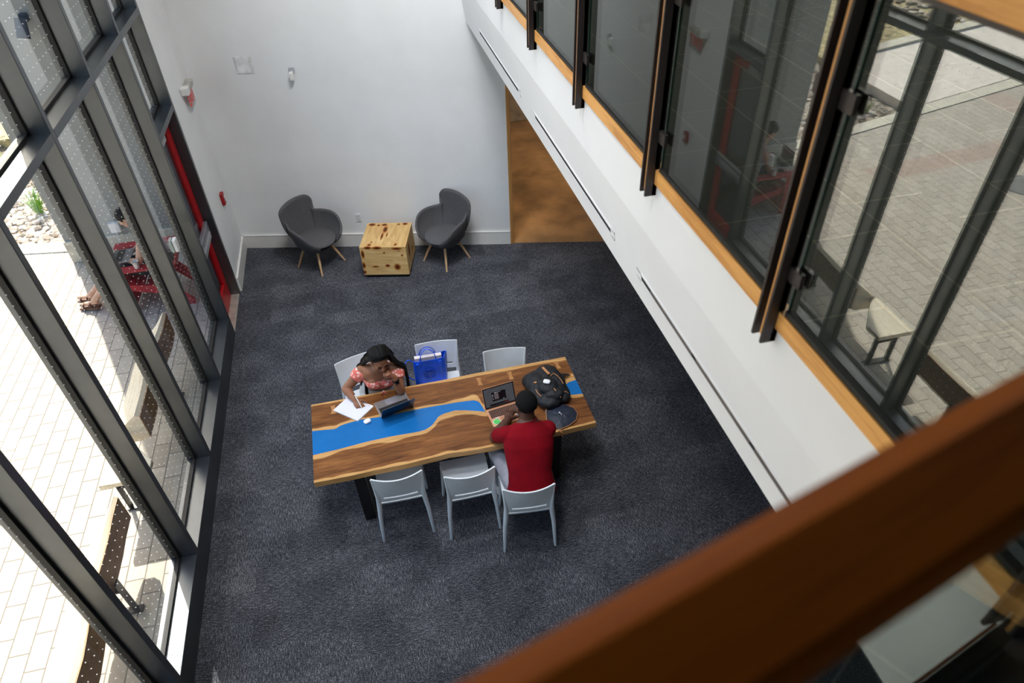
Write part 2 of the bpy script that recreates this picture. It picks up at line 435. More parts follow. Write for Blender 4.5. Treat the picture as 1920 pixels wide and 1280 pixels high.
bm = bmesh.new(); box2(bm, (-1.995, 6.70, .93), (-1.955, 7.40, 1.09), bev=.005); box2(bm, (-1.955, 6.72, .97), (-1.915, 7.24, 1.05), bev=.012); dobj('push_bar', bm, STEEL, leaf)
bm = bmesh.new(); box2(bm, (-1.995, 6.75, 2.22), (-1.945, 7.02, 2.30), bev=.008); box2(bm, (-1.975, 7.0, 2.31), (-1.955, 7.40, 2.325)); dobj('door_closer', bm, GREYP, leaf)
bm = bmesh.new(); box2(bm, (-2.06, 6.665, 0), (-1.9, 7.448, .018), bev=.004); dobj('threshold', bm, mat('aluminium_threshold', (190, 180, 168), .4, .5))

# ------------------------------------------------------------------ balcony on the right
YN = -3.2
def xsec(bm, prof, y0=YN):
    """profile in x,z swept along the balcony up to the slanted back wall"""
    t = bmesh.new(); a = [t.verts.new((x, y0, z)) for x, z in prof]; b = [t.verts.new((x, yb(x) - .002, z)) for x, z in prof]; n = len(prof)
    t.faces.new(a); t.faces.new(b[::-1])
    for i in range(n): t.faces.new((a[i], b[i], b[(i + 1) % n], a[(i + 1) % n]))
    bmesh.ops.recalc_face_normals(t, faces=t.faces); merge(bm, t); return bm
XB = 1.18
bm = bmesh.new(); xsec(bm, [(XB, 3.583), (XB, 3.302), (1.245, 2.827), (5.19, 2.827), (5.19, 3.583)])
struct('trim_1', bm, BULK, 'white bulkhead below the balcony with air slots', 'bulkhead')
bm = bmesh.new(); xsec(bm, [(1.166, 3.584), (1.212, 3.584), (1.212, 3.650), (1.166, 3.650)])
struct('trim_2', bm, OAK, 'golden oak edge strip along the balcony floor', 'trim')
bm = bmesh.new(); xsec(bm, [(1.213, 3.584), (5.19, 3.584), (5.19, 3.642), (1.213, 3.642)])
struct('floor_balcony', bm, TILE, 'dark slate tile floor of the balcony with pale grout', 'floor')
# air slots in the tilted lower face
d = V((1.245 - XB, 0, 2.827 - 3.302)).normalized(); nrm = V((d.z, 0, -d.x)); nrm = nrm if nrm.x < 0 else -nrm
def slot_pt(k, y, off=0): return V((XB, 0, 3.302)) + d * k + nrm * off + V((0, y, 0))
SLB = mat('black_slot', (8, 8, 9), .8); SLG = mat('grey_slot_blade', (96, 90, 86), .5)
MS = Matrix((d, V((0, 1, 0)), nrm)).transposed().to_4x4(); MS.translation = (XB, 0, 3.302)
KS = .322
for (a, b, nb, lab) in ((5.24, 6.84, 0, 'far black air slot in the white bulkhead, next to the back wall'), (3.06, 4.72, 0, 'black air slot in the white bulkhead above the doorway end'), (.84, 2.60, 3, 'long grey bladed air slot in the white bulkhead nearest the viewer')):
    s = thing('linear_air_diffuser', lab, 'air vent', (1.2, (a + b) / 2, 3.0), group='air slots in the bulkhead')
    bm = bmesh.new()
    for (k0, k1, y0, y1) in ((KS - .030, KS - .016, a - .06, b + .06), (KS + .014, KS + .026, a - .06, b + .06), (KS - .030, KS + .026, a - .06, a), (KS - .030, KS + .026, b, b + .06)):
        box2(bm, (k0, y0, -.003), (k1, y1, .003), MS)
    obj('flange', bm, BULK, s, world=True)
    bm = bmesh.new(); box2(bm, (KS - .016, a, -.004), (KS + .014, b, .001), MS); obj('slot', bm, SLB, s, world=True)
    if nb:
        yy = b - .12
        for k in range(5):
            if yy - .44 < a: break
            bm = bmesh.new(); box2(bm, (KS - .013, yy - .48, .0005), (KS + .012, yy, .003), MS); obj('blade', bm, SLG, s, world=True)
            yy -= .52
# railing along the balcony
py = [.440, 1.470, 2.480, 3.495, 4.520, 5.530, 6.545, 7.45]
ordi = ['nearest the viewer, at the lower right', 'second from the viewer', 'third from the viewer', 'fourth from the viewer', 'fifth from the viewer', 'sixth from the viewer', 'seventh from the viewer', 'last before the back wall']
RM = mat('dark_bronze_steel', (52, 46, 46), .42, .25, var=.06)
for y, od in zip(py, ordi):
    p = thing('railing_post', 'double bar dark steel balcony post, ' + od, 'railing post', (1.16, y, 3.53), group='steel balcony posts')
    for k, yy in enumerate((y - .011, y + .041)):
        bm = bmesh.new(); box2(bm, (1.128, yy - .005, 3.527), (1.179 if k == 0 else 1.16, yy + .005, 4.60)); box2(bm, (1.16, yy - .005, 3.527), (1.1795, yy + .005, 3.583)); box2(bm, (1.16, yy - .005, 3.652), (1.185, yy + .005, 4.60)); obj('bar', bm, RM, p, world=True)
    bm = bmesh.new(); box2(bm, (1.1295, y - .0055, 3.556), (1.150, y + .004, 4.59)); obj('wood_spacer', bm, OAKZ, p, world=True, label='thin golden wood strip between the bars')
    for z in (3.80, 4.33):
        bm = bmesh.new(); box2(bm, (1.160, y - .075, z - .026), (1.176, y - .016, z + .026), bev=.002); box2(bm, (1.192, y - .075, z - .026), (1.206, y - .016, z + .026), bev=.002); obj('glass_clamp', bm, RM, p, world=True)
        bm = bmesh.new(); box2(bm, (1.160, y + .046, z - .026), (1.176, y + .10, z + .026), bev=.002); box2(bm, (1.192, y + .046, z - .026), (1.206, y + .10, z + .026), bev=.002); obj('glass_clamp', bm, RM, p, world=True)
gl = ['clear glass railing panel nearest the viewer, mirroring the plaza', 'clear glass railing panel second from the viewer, mirroring the red door', 'clear glass railing panel third from the viewer', 'clear glass railing panel fourth from the viewer', 'clear glass railing panel fifth from the viewer', 'clear glass railing panel sixth from the viewer', 'clear glass railing panel last before the back wall']
EDGE = mat('green_glass_edge', (92, 118, 112), .2)
for i in range(len(py) - 1):
    p = thing('glass_panel', gl[i], 'glass panel', (1.184, (py[i] + py[i + 1]) / 2, 3.655), group='glass panels of the balcony railing')
    bm = bmesh.new(); box2(bm, (1.178, py[i] + .060, 3.655), (1.190, py[i + 1] - .038, 4.585)); obj('pane', bm, CLEAR, p, world=True)
    bm = bmesh.new(); box2(bm, (1.1785, py[i + 1] - .038, 3.668), (1.1895, py[i + 1] - .035, 4.585)); obj('polished_edge', bm, EDGE, p, world=True)
    bm = bmesh.new(); box2(bm, (1.172, py[i] + .055, 3.6505), (1.198, py[i + 1] - .035, 3.667)); obj('bottom_channel', bm, BLKALU, p, world=True)
hr = thing('handrail', 'wooden handrail along the balcony, upper right corner', 'handrail', (1.16, 2, 4.6))
bm = bmesh.new(); box2(bm, (1.122, .30, 4.615), (1.20, 7.70, 4.672), bev=.004); obj('rail', bm, OAK, hr, world=True)
bm = bmesh.new(); box2(bm, (1.132, .30, 4.601), (1.19, 7.70, 4.6145)); obj('flat_bar', bm, RM, hr, world=True)
# near guard that the viewer leans over
TB = math.radians(15.15)
MG = rotz(TB)
def yg(x, off): return off / math.cos(TB) + x * math.tan(TB)
bm = bmesh.new(); prism(bm, [(-1.88, yg(-1.88, .145)), (-1.88, -3.19), (5.19, -3.19), (5.19, yg(5.19, .145)), (1.16, yg(1.16, .145))], 3.30, 3.575)
struct('floor_bridge', bm, TILE, 'dark tile walkway the viewer stands on', 'floor')
bm = bmesh.new(); box2(bm, (-1.80, .1455, 3.578), (1.19, .151, 3.592), MG); struct('trim_3', bm, OAKX, 'thin wooden nosing along the walkway edge', 'trim')
hr = thing('handrail', 'wide blurred wooden handrail crossing the lower right foreground', 'handrail', (0, .1, 4.6), TB)
bm = bmesh.new()
prof = [(.083, 4.615), (.078, 4.61), (.078, 4.565), (.083, 4.56), (.150, 4.56), (.172, 4.585), (.170, 4.592), (.144, 4.617), (.139, 4.62)]
t = bmesh.new(); a = [t.verts.new((-1.7, y - 0, z)) for y, z in prof]; b = [t.verts.new((1.13, y - 0, z)) for y, z in prof]
t.faces.new(a); t.faces.new(b[::-1])
for i in range(len(prof)): t.faces.new((a[i], b[i], b[(i + 1) % len(prof)], a[(i + 1) % len(prof)]))
bmesh.ops.recalc_face_normals(t, faces=t.faces); merge(bm, t)
bm.transform(MG); obj('rail', bm, OAKX, hr, world=True)
gp = thing('glass_panel', 'glass guard panel below the blurred handrail in the foreground', 'glass panel', (.2, .15, 3.6), TB)
bm = bmesh.new(); box2(bm, (-1.6, .108, 3.60), (1.145, .12, 4.545), MG); obj('pane', bm, CLEAR, gp, world=True)
bm = bmesh.new(); box2(bm, (-1.6, .10, 3.576), (1.145, .128, 3.60), MG); obj('bottom_channel', bm, BLKALU, gp, world=True)

# ------------------------------------------------------------------ wall fittings
PW = mat('white_plastic', (230, 229, 226), .35, var=.01)
ex = thing('exit_sign', 'edge lit red EXIT sign with grey canopy on the white left wall', 'exit sign', (XF, 8.15, 2.2))
bm = bmesh.new(); box2(bm, (XF + .001, 8.02, 2.30), (XF + .075, 8.36, 2.36), bev=.008); obj('canopy', bm, mat('grey_sign_housing', (176, 172, 164), .5), ex, world=True)
bm = bmesh.new(); box2(bm, (XF + .001, 7.93, 2.31), (XF + .09, 8.02, 2.40), bev=.015); obj('lamp_head', bm, PW, ex, world=True)
bm = bmesh.new(); box2(bm, (XF + .035, 8.03, 2.11), (XF + .041, 8.35, 2.30)); obj('sign_plate', bm, glass('sign_acrylic', (225, 225, 225), None, .05, .6), ex, world=True)
bm = text_bm('EXIT', .17, .001); bm.transform(Matrix.Translation((XF + .044, 8.19, 2.205)) @ Matrix(((0, 0, 1), (1, 0, 0), (0, 1, 0))).to_4x4()); obj('lettering', bm, mat('red_lit_letters', (225, 40, 32), .5, emit=((255, 50, 36), .12)), ex, world=True, label='red letters EXIT')
fa = thing('fire_alarm_pull', 'small red fire alarm pull station on the white left wall', 'fire alarm', (XF, 8.13, .97))
bm = bmesh.new(); box2(bm, (XF + .001, 8.085, .90), (XF + .04, 8.175, 1.05), bev=.006); obj('body', bm, mat('alarm_red', (150, 14, 18), .35), fa, world=True)
bm = bmesh.new(); box2(bm, (XF + .04, 8.11, .99), (XF + .05, 8.15, 1.005)); box2(bm, (XF + .04, 8.123, .945), (XF + .05, 8.137, .992)); obj('pull_handle', bm, PW, fa, world=True)
def onback(x, z): # x world on the back wall -> wall frame s
    return (x - CX) / math.cos(TH)
def wallfit(name, label, cat, x, z):
    r = thing(name, label, cat, (x, yb(x), z), TH); return r
r = wallfit('access_panel', 'square white flush access panel high on the back wall', 'access panel', -1.235, 2.43)
bm = bmesh.new(); box2(bm, (-.105, -.005, -.095), (.105, -.0005, .095)); obj('frame', bm, mat('panel_edge', (222, 221, 220), .5), r)
bm = bmesh.new(); box2(bm, (-.085, -.008, -.085), (.058, -.004, .085), bev=.001); obj('hatch', bm, mat('panel_white', (240, 239, 238), .5), r)
bm = bmesh.new()
for k in range(7): box2(bm, (.072, -.007, -.075 + k * .023), (.084, -.0045, -.063 + k * .023))
obj('vent_holes', bm, mat('panel_edge', (222, 221, 220), .5), r)
r = wallfit('motion_sensor', 'small white motion sensor jutting from the back wall', 'sensor', -.718, 2.34)
bm = bmesh.new(); box2(bm, (-.03, -.03, .0), (.03, -.0005, .055), bev=.008); obj('bracket', bm, mat('sensor_grey', (170, 172, 176), .4), r)
bm = bmesh.new(); box2(bm, (-.022, -.085, -.075), (.022, -.025, .02), bev=.012); obj('housing', bm, PW, r)
r = wallfit('wall_outlet', 'white double power outlet on the back wall left of the pine cube', 'outlet', -.309, .434)
bm = bmesh.new(); box2(bm, (-.036, -.008, -.058), (.036, -.0005, .058), bev=.003); obj('plate', bm, PW, r)
for z in (-.022, .022):
    bm = bmesh.new(); box2(bm, (-.009, -.011, z - .006), (-.006, -.0075, z + .006)); box2(bm, (.006, -.011, z - .006), (.009, -.0075, z + .006)); obj('socket', bm, mat('dark_socket', (50, 50, 52), .5), r)
cr = thing('card_reader', 'white card reader stuck on the facade glass near the door', 'card reader', (-2.0, 6.30, 1.42))
bm = bmesh.new(); box2(bm, (-2.034, 6.26, 1.40), (-2.0, 6.34, 1.53), bev=.006); obj('body', bm, PW, cr, world=True)
bm = bmesh.new(); box2(bm, (-2.052, 6.255, 1.395), (-2.0436, 6.345, 1.535)); obj('backing', bm, mat('green_backing', (120, 160, 128), .5), cr, world=True)

# ------------------------------------------------------------------ river table
TC, TA = V((.285, 4.04, 0)), math.radians(.9)
MT = Matrix.Translation(TC) @ rotz(TA)
tb = thing('river_table', 'long walnut slab table with a blue resin river between live edges', 'table', TC, TA)
UP = [(-1.165, .125), (-1.07, .112), (-.978, .098), (-.955, .105), (-.939, .122), (-.88, .134), (-.817, .141), (-.749, .147), (-.614, .136), (-.364, .136), (-.227, .137), (-.032, .129), (.09, .125), (.222, .111), (.250, .092), (.264, .072), (.275, .03), (.282, -.009), (.288, -.05)]
LOW = [(-1.165, -.144), (-.962, -.136), (-.713, -.116), (-.528, -.113), (-.359, -.121), (-.29, -.122), (-.237, -.115), (-.19, -.09), (-.161, -.064), (-.135, -.03), (-.111, .001), (-.08, .016), (-.05, .025), (.039, .034), (.114, .017), (.206, -.017), (.288, -.05)]
BACKE = [(-1.165, .441), (-.8, .436), (-.4, .441), (0, .436), (.3, .442), (.7, .436), (1.155, .433)]
FRONT = [(-1.165, -.431), (-.9, -.438), (-.7, -.434), (-.45, -.438), (-.25, -.431), (-.17, -.428), (-.1, -.421), (.05, -.436), (.247, -.446), (.7, -.438), (1.16, -.424)]
R1 = [(1.0, .02), (1.03, .07), (1.089, .101), (1.157, .113)]; R0 = [(1.0, .02), (1.02, -.03), (1.06, -.057), (1.158, -.07)]
def interp(L, x):
    for a, b in zip(L, L[1:]):
        if a[0] <= x <= b[0]: return a[1] + (b[1] - a[1]) * (x - a[0]) / max(1e-9, b[0] - a[0])
    return L[0][1] if x < L[0][0] else L[-1][1]
def up_y(x):
    if x <= .288: return interp(UP, x)
    if x < 1.0: return -.05 + (.07) * (x - .288) / .712
    return interp(R1, x)
def lo_y(x):
    if x <= .288: return interp(LOW, x)
    if x < 1.0: return -.05 + (.07) * (x - .288) / .712
    return interp(R0, x)
def slab(bm, fa, fb, x0, x1, nx, ny, zt, zb, sapf):
    lay = bm.verts.layers.float_color.new('sap')
    def xr(x): return x
    T, B = [], []
    for i in range(nx + 1):
        x = x0 + (x1 - x0) * i / nx; ya, yc = fa(x), fb(x)
        ct, cb = [], []
        for j in range(ny + 1):
            s = j / ny; y = ya + (yc - ya) * s
            v = bm.verts.new((x, y, zt)); s_ = sapf(x, y, ya, yc); v[lay] = (s_, s_, s_, 1); ct.append(v)
            v2 = bm.verts.new((x, y, zb)); v2[lay] = (s_, s_, s_, 1); cb.append(v2)
        T.append(ct); B.append(cb)
    for i in range(nx):
        for j in range(ny):
            bm.faces.new((T[i][j], T[i + 1][j], T[i + 1][j + 1], T[i][j + 1])); bm.faces.new((B[i][j], B[i][j + 1], B[i + 1][j + 1], B[i + 1][j]))
        bm.faces.new((T[i][0], B[i][0], B[i + 1][0], T[i + 1][0])); bm.faces.new((T[i][ny], T[i + 1][ny], B[i + 1][ny], B[i][ny]))
    for j in range(ny):
        bm.faces.new((T[0][j], T[0][j + 1], B[0][j + 1], B[0][j])); bm.faces.new((T[nx][j], B[nx][j], B[nx][j + 1], T[nx][j + 1]))
    bmesh.ops.recalc_face_normals(bm, faces=bm.faces); return bm
def sstep(a, b, x):
    t_ = min(1, max(0, (x - a) / (b - a))); return t_ * t_ * (3 - 2 * t_)
def sap_low(x, y, ya, yc):      # lower slab: from front edge ya to river yc
    wob = .012 * math.sin(9 * x) + .008 * math.sin(23 * x + 1)
    wr = .042 + wob + .03 * math.exp(-((x + .08) / .10) ** 2)
    a = 1 - sstep(wr * .6, wr * 1.4, yc - y); wf = .020 + .5 * abs(wob); b = 1 - sstep(wf * .6, wf * 1.5, y - ya)
    return max(a, b)
def sap_up(x, y, ya, yc):       # upper slab: from river ya to back edge yc
    wob = .006 * math.sin(11 * x) + .004 * math.sin(29 * x)
    wr = .028 + wob + .05 * sstep(.05, .3, x); a = 1 - sstep(wr * .5, wr * 1.5, y - ya)
    wf = .022 + .02 * sstep(-.2, .2, x); b = 1 - sstep(wf * .5, wf * 1.4, yc - y)
    return max(a, b)
WAL = wood('walnut_slab', (72, 40, 20), (158, 106, 60), 'X', 2.6, .36, c3=(124, 78, 42), spec=.3, stretch=9, attr='sap', light=[(.35, (176, 126, 74)), (.55, (206, 160, 102)), (.7, (222, 182, 126))])
bm = bmesh.new(); slab(bm, lambda x: interp(FRONT, x), lo_y, -1.165, 1.158, 232, 36, .75, .695, sap_low); obj('front_slab', bm, WAL, tb, label='front walnut slab with pale sapwood edges')
bm = bmesh.new(); slab(bm, up_y, lambda x: interp(BACKE, x), -1.165, 1.156, 232, 36, .75, .695, sap_up); obj('back_slab', bm, WAL, tb, label='back walnut slab with pale sapwood edges')
RES = mat('blue_resin', (24, 108, 180), .26, 0, .35, var=.05, scale=3)
bm = bmesh.new(); xs = [-1.165 + i * (1.453) / 120 for i in range(121)]
lays = bm.verts
T = [(bm.verts.new((x, up_y(x) - .0003, .7495)), bm.verts.new((x, lo_y(x) + .0003, .7495)), bm.verts.new((x, up_y(x) - .0003, .70)), bm.verts.new((x, lo_y(x) + .0003, .70))) for x in xs]
for a, b in zip(T, T[1:]):
    bm.faces.new((a[1], b[1], b[0], a[0])); bm.faces.new((a[2], b[2], b[3], a[3])); bm.faces.new((a[0], b[0], b[2], a[2])); bm.faces.new((a[1], a[3], b[3], b[1]))
bm.faces.new((T[0][0], T[0][2], T[0][3], T[0][1]))
xs = [1.0 + i * .157 / 20 for i in range(21)]
T = [(bm.verts.new((x, up_y(x) - .0003, .7495)), bm.verts.new((x, lo_y(x) + .0003, .7495)), bm.verts.new((x, up_y(x) - .0003, .70)), bm.verts.new((x, lo_y(x) + .0003, .70))) for x in xs]
for a, b in zip(T, T[1:]):
    bm.faces.new((a[1], b[1], b[0], a[0])); bm.faces.new((a[2], b[2], b[3], a[3])); bm.faces.new((a[0], b[0], b[2], a[2])); bm.faces.new((a[1], a[3], b[3], b[1]))
bm.faces.new((T[-1][0], T[-1][1], T[-1][3], T[-1][2])); bmesh.ops.recalc_face_normals(bm, faces=bm.faces)
obj('resin_river', bm, RES, tb, label='glossy blue resin filling')
KEY = wood('pale_key_wood', (150, 98, 54), (180, 128, 78), 'Y', 3, .4)
for (x, y) in ((.318, .327), (.604, .325), (1.054, .345), (-.98, .33)):
    bm = bmesh.new(); prism(bm, [(x - .022, y - .05), (x + .022, y - .05), (x + .012, y), (x + .022, y + .05), (x - .022, y + .05), (x - .012, y)], .74, .7506); obj('bow_tie_key', bm, KEY, tb)
for sx in (-1, 1):
    x = sx * .83
    bm = bmesh.new()
    for sy in (-1, 1):
        p0, p1 = V((x, sy * .31, 0)), V((x, sy * .36, .69))
        t = bmesh.new()
        a = [t.verts.new((p0.x + q[0] * .045, p0.y + q[1] * .022, 0)) for q in ((-1, -1), (1, -1), (1, 1), (-1, 1))]; b = [t.verts.new((p1.x + q[0] * .045, p1.y + q[1] * .022, .69)) for q in ((-1, -1), (1, -1), (1, 1), (-1, 1))]
        t.faces.new(a[::-1]); t.faces.new(b)
        for i in range(4): t.faces.new((a[i], a[(i + 1) % 4], b[(i + 1) % 4], b[i]))
        merge(bm, t)
    box2(bm, (x - .045, -.33, .0), (x + .045, .33, .03)); box2(bm, (x - .045, -.38, .655), (x + .045, .38, .694))
    obj('leg', bm, BLACK, tb)

# ------------------------------------------------------------------ stacking chairs
PLAS = mat('pale_grey_plastic', (220, 224, 228), .42, 0, .4, var=.02)
def side_chair():
    r = thing('stacking_chair', 'chair', 'chair', (0, 0, 0), 0, 'pale grey plastic chairs at the table')
    n = 12; P = []
    for i in range(n + 1):
        u = i / n * 2 - 1; row = []
        for j in range(13):
            s = j / 12; y = -.19 + .43 * s
            hw = .185 + .012 * s
            z = .447 + .006 * abs(u) ** 2 - .012 * max(0, (s - .8) / .2) ** 2 - .008 * (1 - u * u) * math.sin(PI * s)
            row.append((u * hw, y, z))
        P.append(row)
    bm = bmesh.new(); sheet(bm, P, .014)
    for sx in (-1, 1): box2(bm, (sx * .181 - .008, -.18, .40), (sx * .181 + .008, .20, .444), bev=.004)
    box2(bm, (-.175, .205, .405), (.175, .222, .44), bev=.004)
    obj('seat', bm, PLAS, r, smooth=35)
    P = []
    for i in range(17):
        u = i / 16 * 2 - 1; row = []
        for j in range(15):
            s = j / 14; z = .498 + .322 * s - .018 * (1 - u * u) * s
            hw = .178 + .020 * s; y = -.203 - .020 * s - (.006 + .036 * s) * (1 - u * u)
            row.append((u * hw, y, z))
        P.append(row)
    bm = bmesh.new(); sheet(bm, P, .011, skip=lambda i, j: j == 2 and 1 < i < 14)
    obj('backrest', bm, PLAS, r, smooth=35)
    for sx in (-1, 1):
        bm = bmesh.new(); tube(bm, [(sx * .212, -.232, 0), (sx * .212, -.232, .004), (sx * .198, -.205, .30), (sx * .184, -.198, .45), (sx * .180, -.204, .56), (sx * .190, -.214, .72), (sx * .197, -.223, .81)], [.012, .013, .018, .021, .018, .011, .007], 10); obj('leg', bm, PLAS, r, smooth=50)
        bm = bmesh.new(); tube(bm, [(sx * .205, .232, 0), (sx * .205, .232, .004), (sx * .190, .212, .25), (sx * .183, .205, .43)], [.012, .013, .017, .020], 10); obj('leg', bm, PLAS, r, smooth=50)
    return r
ch = side_chair()
spots = [(-.232, 3.675, -1.0, 'empty pale grey chair at the near side of the table, beside the left table leg'),
         (.318, 3.562, .8, 'empty pale grey near side chair left of the person in the red shirt'),
         (.754, 3.31, -5.9, 'pale grey chair the person in the red shirt sits on'),
         (-.405, 4.70, 196, 'pale grey chair the person with long braids sits on'),
         (.275, 4.705, 176, 'pale grey chair holding the blue tote bag'),
         (.872, 4.435, 174.5, 'empty pale grey chair tucked in at the far side of the table')]
for i, (x, y, a, lab) in enumerate(spots):
    o = ch if i == 0 else dup(ch, (0, 0, 0), 0)
    o.location = (x, y, 0); o.rotation_euler = (0, 0, math.radians(a)); o['label'] = lab

# ------------------------------------------------------------------ armchairs and pine cube
FAB = mat('grey_wool_fabric', (92, 90, 92), .9, 0, .2, var=.06, scale=60, bump=.3, bscale=400)
BEECH = wood('beech_leg', (186, 146, 104), (208, 170, 128), 'Z', 3, .5)
def armchair(loc, rz, label):
    """faces local +y"""
    r = thing('armchair', label, 'armchair', loc, rz, 'grey shell armchairs by the back wall')
    # rim of the shell from the middle of the back round to the front lip of one arm
    RIM = [(0, 0, -.27, .885), (.12, .105, -.265, .878), (.20, .212, -.252, .852), (.25, .262, -.240, .800), (.29, .258, -.226, .742), (.33, .222, -.214, .686), (.38, .236, -.178, .655), (.46, .284, -.095, .652), (.60, .312, .03, .648), (.75, .308, .14, .61), (.88, .268, .222, .52), (1.0, .18, .268, .435)]
    def rim(a):
        ab = abs(a)
        for i in range(len(RIM) - 1):
            if RIM[i][0] <= ab <= RIM[i + 1][0] + 1e-9:
                p0, p1, p2, p3 = (V(RIM[min(max(q, 0), len(RIM) - 1)][1:]) for q in (i - 1, i, i + 1, i + 2))
                if i == 0: p0 = V((-p2.x, p2.y, p2.z))
                u = (ab - RIM[i][0]) / (RIM[i + 1][0] - RIM[i][0])
                v = .5 * ((2 * p1) + (-p0 + p2) * u + (2 * p0 - 5 * p1 + 4 * p2 - p3) * u * u + (-p0 + 3 * p1 - 3 * p2 + p3) * u ** 3)
                return V((math.copysign(v.x, a) if a else v.x, v.y, v.z))
    P = []; N = 96
    for i in range(N + 1):
        rp = rim(-1 + 2 * i / N); d2 = V((rp.x, rp.y, 0)).normalized() * .19; row = []
        for j in range(15):
            s = j / 14; hh = 1 - (1 - s) ** 2.1
            row.append((d2.x + (rp.x - d2.x) * hh, d2.y + (rp.y - d2.y) * hh, .30 + (rp.z - .30) * s))
        P.append(row)
    bm = bmesh.new(); sheet(bm, P, .03)
    o = obj('shell', bm, FAB, r, smooth=True)
    sm = o.modifiers.new('s', 'SMOOTH'); sm.iterations = 2; sm.factor = .5
    bm = bmesh.new(); ell(bm, (0, .0, .385), (.262, .275, .055), u=32, v=16)
    for v in bm.verts:
        if v.co.z < .36: v.co.z = .36 - (.36 - v.co.z) * .8
        if v.co.y > .1: v.co.x *= 1 - .1 * (v.co.y - .1) / .17
    obj('seat_cushion', bm, FAB, r, smooth=True)
    bm = bmesh.new(); lathe(bm, [(0.02, .285), (.20, .295), (.225, .33), (.2, .34), (.02, .34)], 28); obj('underside', bm, FAB, r, smooth=40)
    for k in range(4):
        a = math.radians(45 + 90 * k); c, s = math.cos(a), math.sin(a)
        bm = bmesh.new(); tube(bm, [(c * .30, s * .30, 0), (c * .225, s * .225, .16), (c * .15, s * .15, .30)], [.011, .016, .018], 12); obj('leg', bm, BEECH, r, smooth=60)
    bm = bmesh.new()
    for k in range(4):
        a = math.radians(45 + 90 * k); tube(bm, [(math.cos(a) * .175, math.sin(a) * .175, .245), (0, 0, .29)], .004, 6)
    obj('brace', bm, BLACK, r)
    return r
armchair((-.88, 7.87, 0), math.radians(-45 - 90), 'grey shell armchair with wooden legs, left of the pine cube')
armchair((.735, 7.53, 0), math.radians(-144 - 90), 'grey shell armchair with wooden legs, between the pine cube and the doorway')

PINE = NT('knotty_pine')
def pine():
    t = PINE; v = t.coord((14, 2, 14)); n1 = t.noise(v, 1.2, 5, .6, .8)
    v2 = t.coord((2, 14, 14)); n2 = t.noise(v2, 1.2, 5, .6, .8)
    g = t.add('NewGeometry'); sp = t.add('SeparateXYZ')
    tc = t.add('TexCoord'); t.link(tc.outputs['Normal'], sp.inputs[0])
    up = t.math('GREATER_THAN', t.math('ABSOLUTE', sp.outputs['Z']), .5)
    n = t.mix(up, n2, n1)
    c = t.ramp(n, [(.3, (196, 150, 92)), (.5, (220, 180, 118)), (.7, (232, 200, 144))])
    at = t.add('Attribute'); at.attribute_name = 'knot'
    k = t.math('ADD', at.outputs['Fac'], t.math('MULTIPLY', t.math('SUBTRACT', n, .5), .5))
    kc = t.ramp(k, [(.25, (255, 255, 255)), (.5, (206, 150, 96)), (.8, (110, 66, 36)), (1.0, (66, 40, 26))])
    c2 = t.mix(1.0, c, kc, 'MULTIPLY')
    t.bsdf(c2, .5, 0, .3, (n, .1, .003)); return t.m
pine()
cu = thing('pine_cube_table', 'knotty pine cube side table on a black plinth between the armchairs', 'side table', (.006, 7.590, 0), math.radians(-14.4))
def pinebox(x0, x1, y0, y1, z0, z1, knots):
    b = bmesh.new(); lay = b.verts.layers.float_color.new('knot'); N = 44
    def face(f):
        G = [[b.verts.new(f(i / N, j / N)) for j in range(N + 1)] for i in range(N + 1)]
        for i in range(N):
            for j in range(N): b.faces.new((G[i][j], G[i + 1][j], G[i + 1][j + 1], G[i][j + 1]))
    dx, dy, dz = x1 - x0, y1 - y0, z1 - z0
    face(lambda u, w: (x0 + dx * u, y0 + dy * w, z1)); face(lambda u, w: (x0 + dx * u, y0, z0 + dz * w)); face(lambda u, w: (x1, y0 + dy * u, z0 + dz * w))
    face(lambda u, w: (x0, y1 - dy * u, z0 + dz * w)); face(lambda u, w: (x1 - dx * u, y1, z0 + dz * w)); face(lambda u, w: (x0 + dx * u, y1 - dy * w, z0))
    bmesh.ops.remove_doubles(b, verts=b.verts, dist=1e-5)
    for v in b.verts:
        k = 0
        for (p, rr) in knots:
            q = ((v.co.x - p[0]) / rr[0]) ** 2 + ((v.co.y - p[1]) / rr[1]) ** 2 + ((v.co.z - p[2]) / rr[2]) ** 2
            k = max(k, math.exp(-q * .9))
        v[lay] = (k, k, k, 1)
    return b
h = .288
F = lambda u, w: (-h + 2 * h * u, -h, .05 + .41 * w)     # spots on the front face
T_ = lambda u, w: (-h + 2 * h * u, -h + 2 * h * w, .46)   # spots on the top face
K = [(F(.18, .98), (.05, .03, .02)), (F(.38, .97), (.06, .03, .022)), (F(.8, .94), (.07, .03, .018)), (F(.05, .75), (.02, .03, .06)), (F(.03, .35), (.02, .03, .05)), (F(.52, .80), (.014, .02, .014)), (F(.84, .86), (.012, .02, .01)), (F(.90, .70), (.012, .02, .016)), (F(.55, .33), (.03, .02, .02)), (F(.76, .28), (.04, .02, .045)), (F(.28, .3), (.05, .02, .012)), (F(.02, .1), (.02, .03, .03)),
     (T_(.12, .93), (.045, .035, .02)), (T_(.27, .9), (.018, .025, .02)), (T_(.40, .92), (.04, .03, .02)), (T_(.72, .93), (.018, .02, .02)), (T_(.86, .95), (.035, .03, .02)), (T_(.42, .45), (.014, .09, .02)), (T_(.52, .50), (.010, .05, .02)), (T_(.45, .72), (.03, .08, .02)), (T_(.2, .10), (.025, .025, .02)), (T_(.77, .10), (.018, .03, .02)), (T_(.23, .2), (.015, .015, .02)),
     ((h, -.1, .3), (.02, .05, .1)), ((h, .1, .2), (.02, .04, .03))]
obj('body', pinebox(-h, h, -h, h, .05, .46, K), PINE.m, cu)
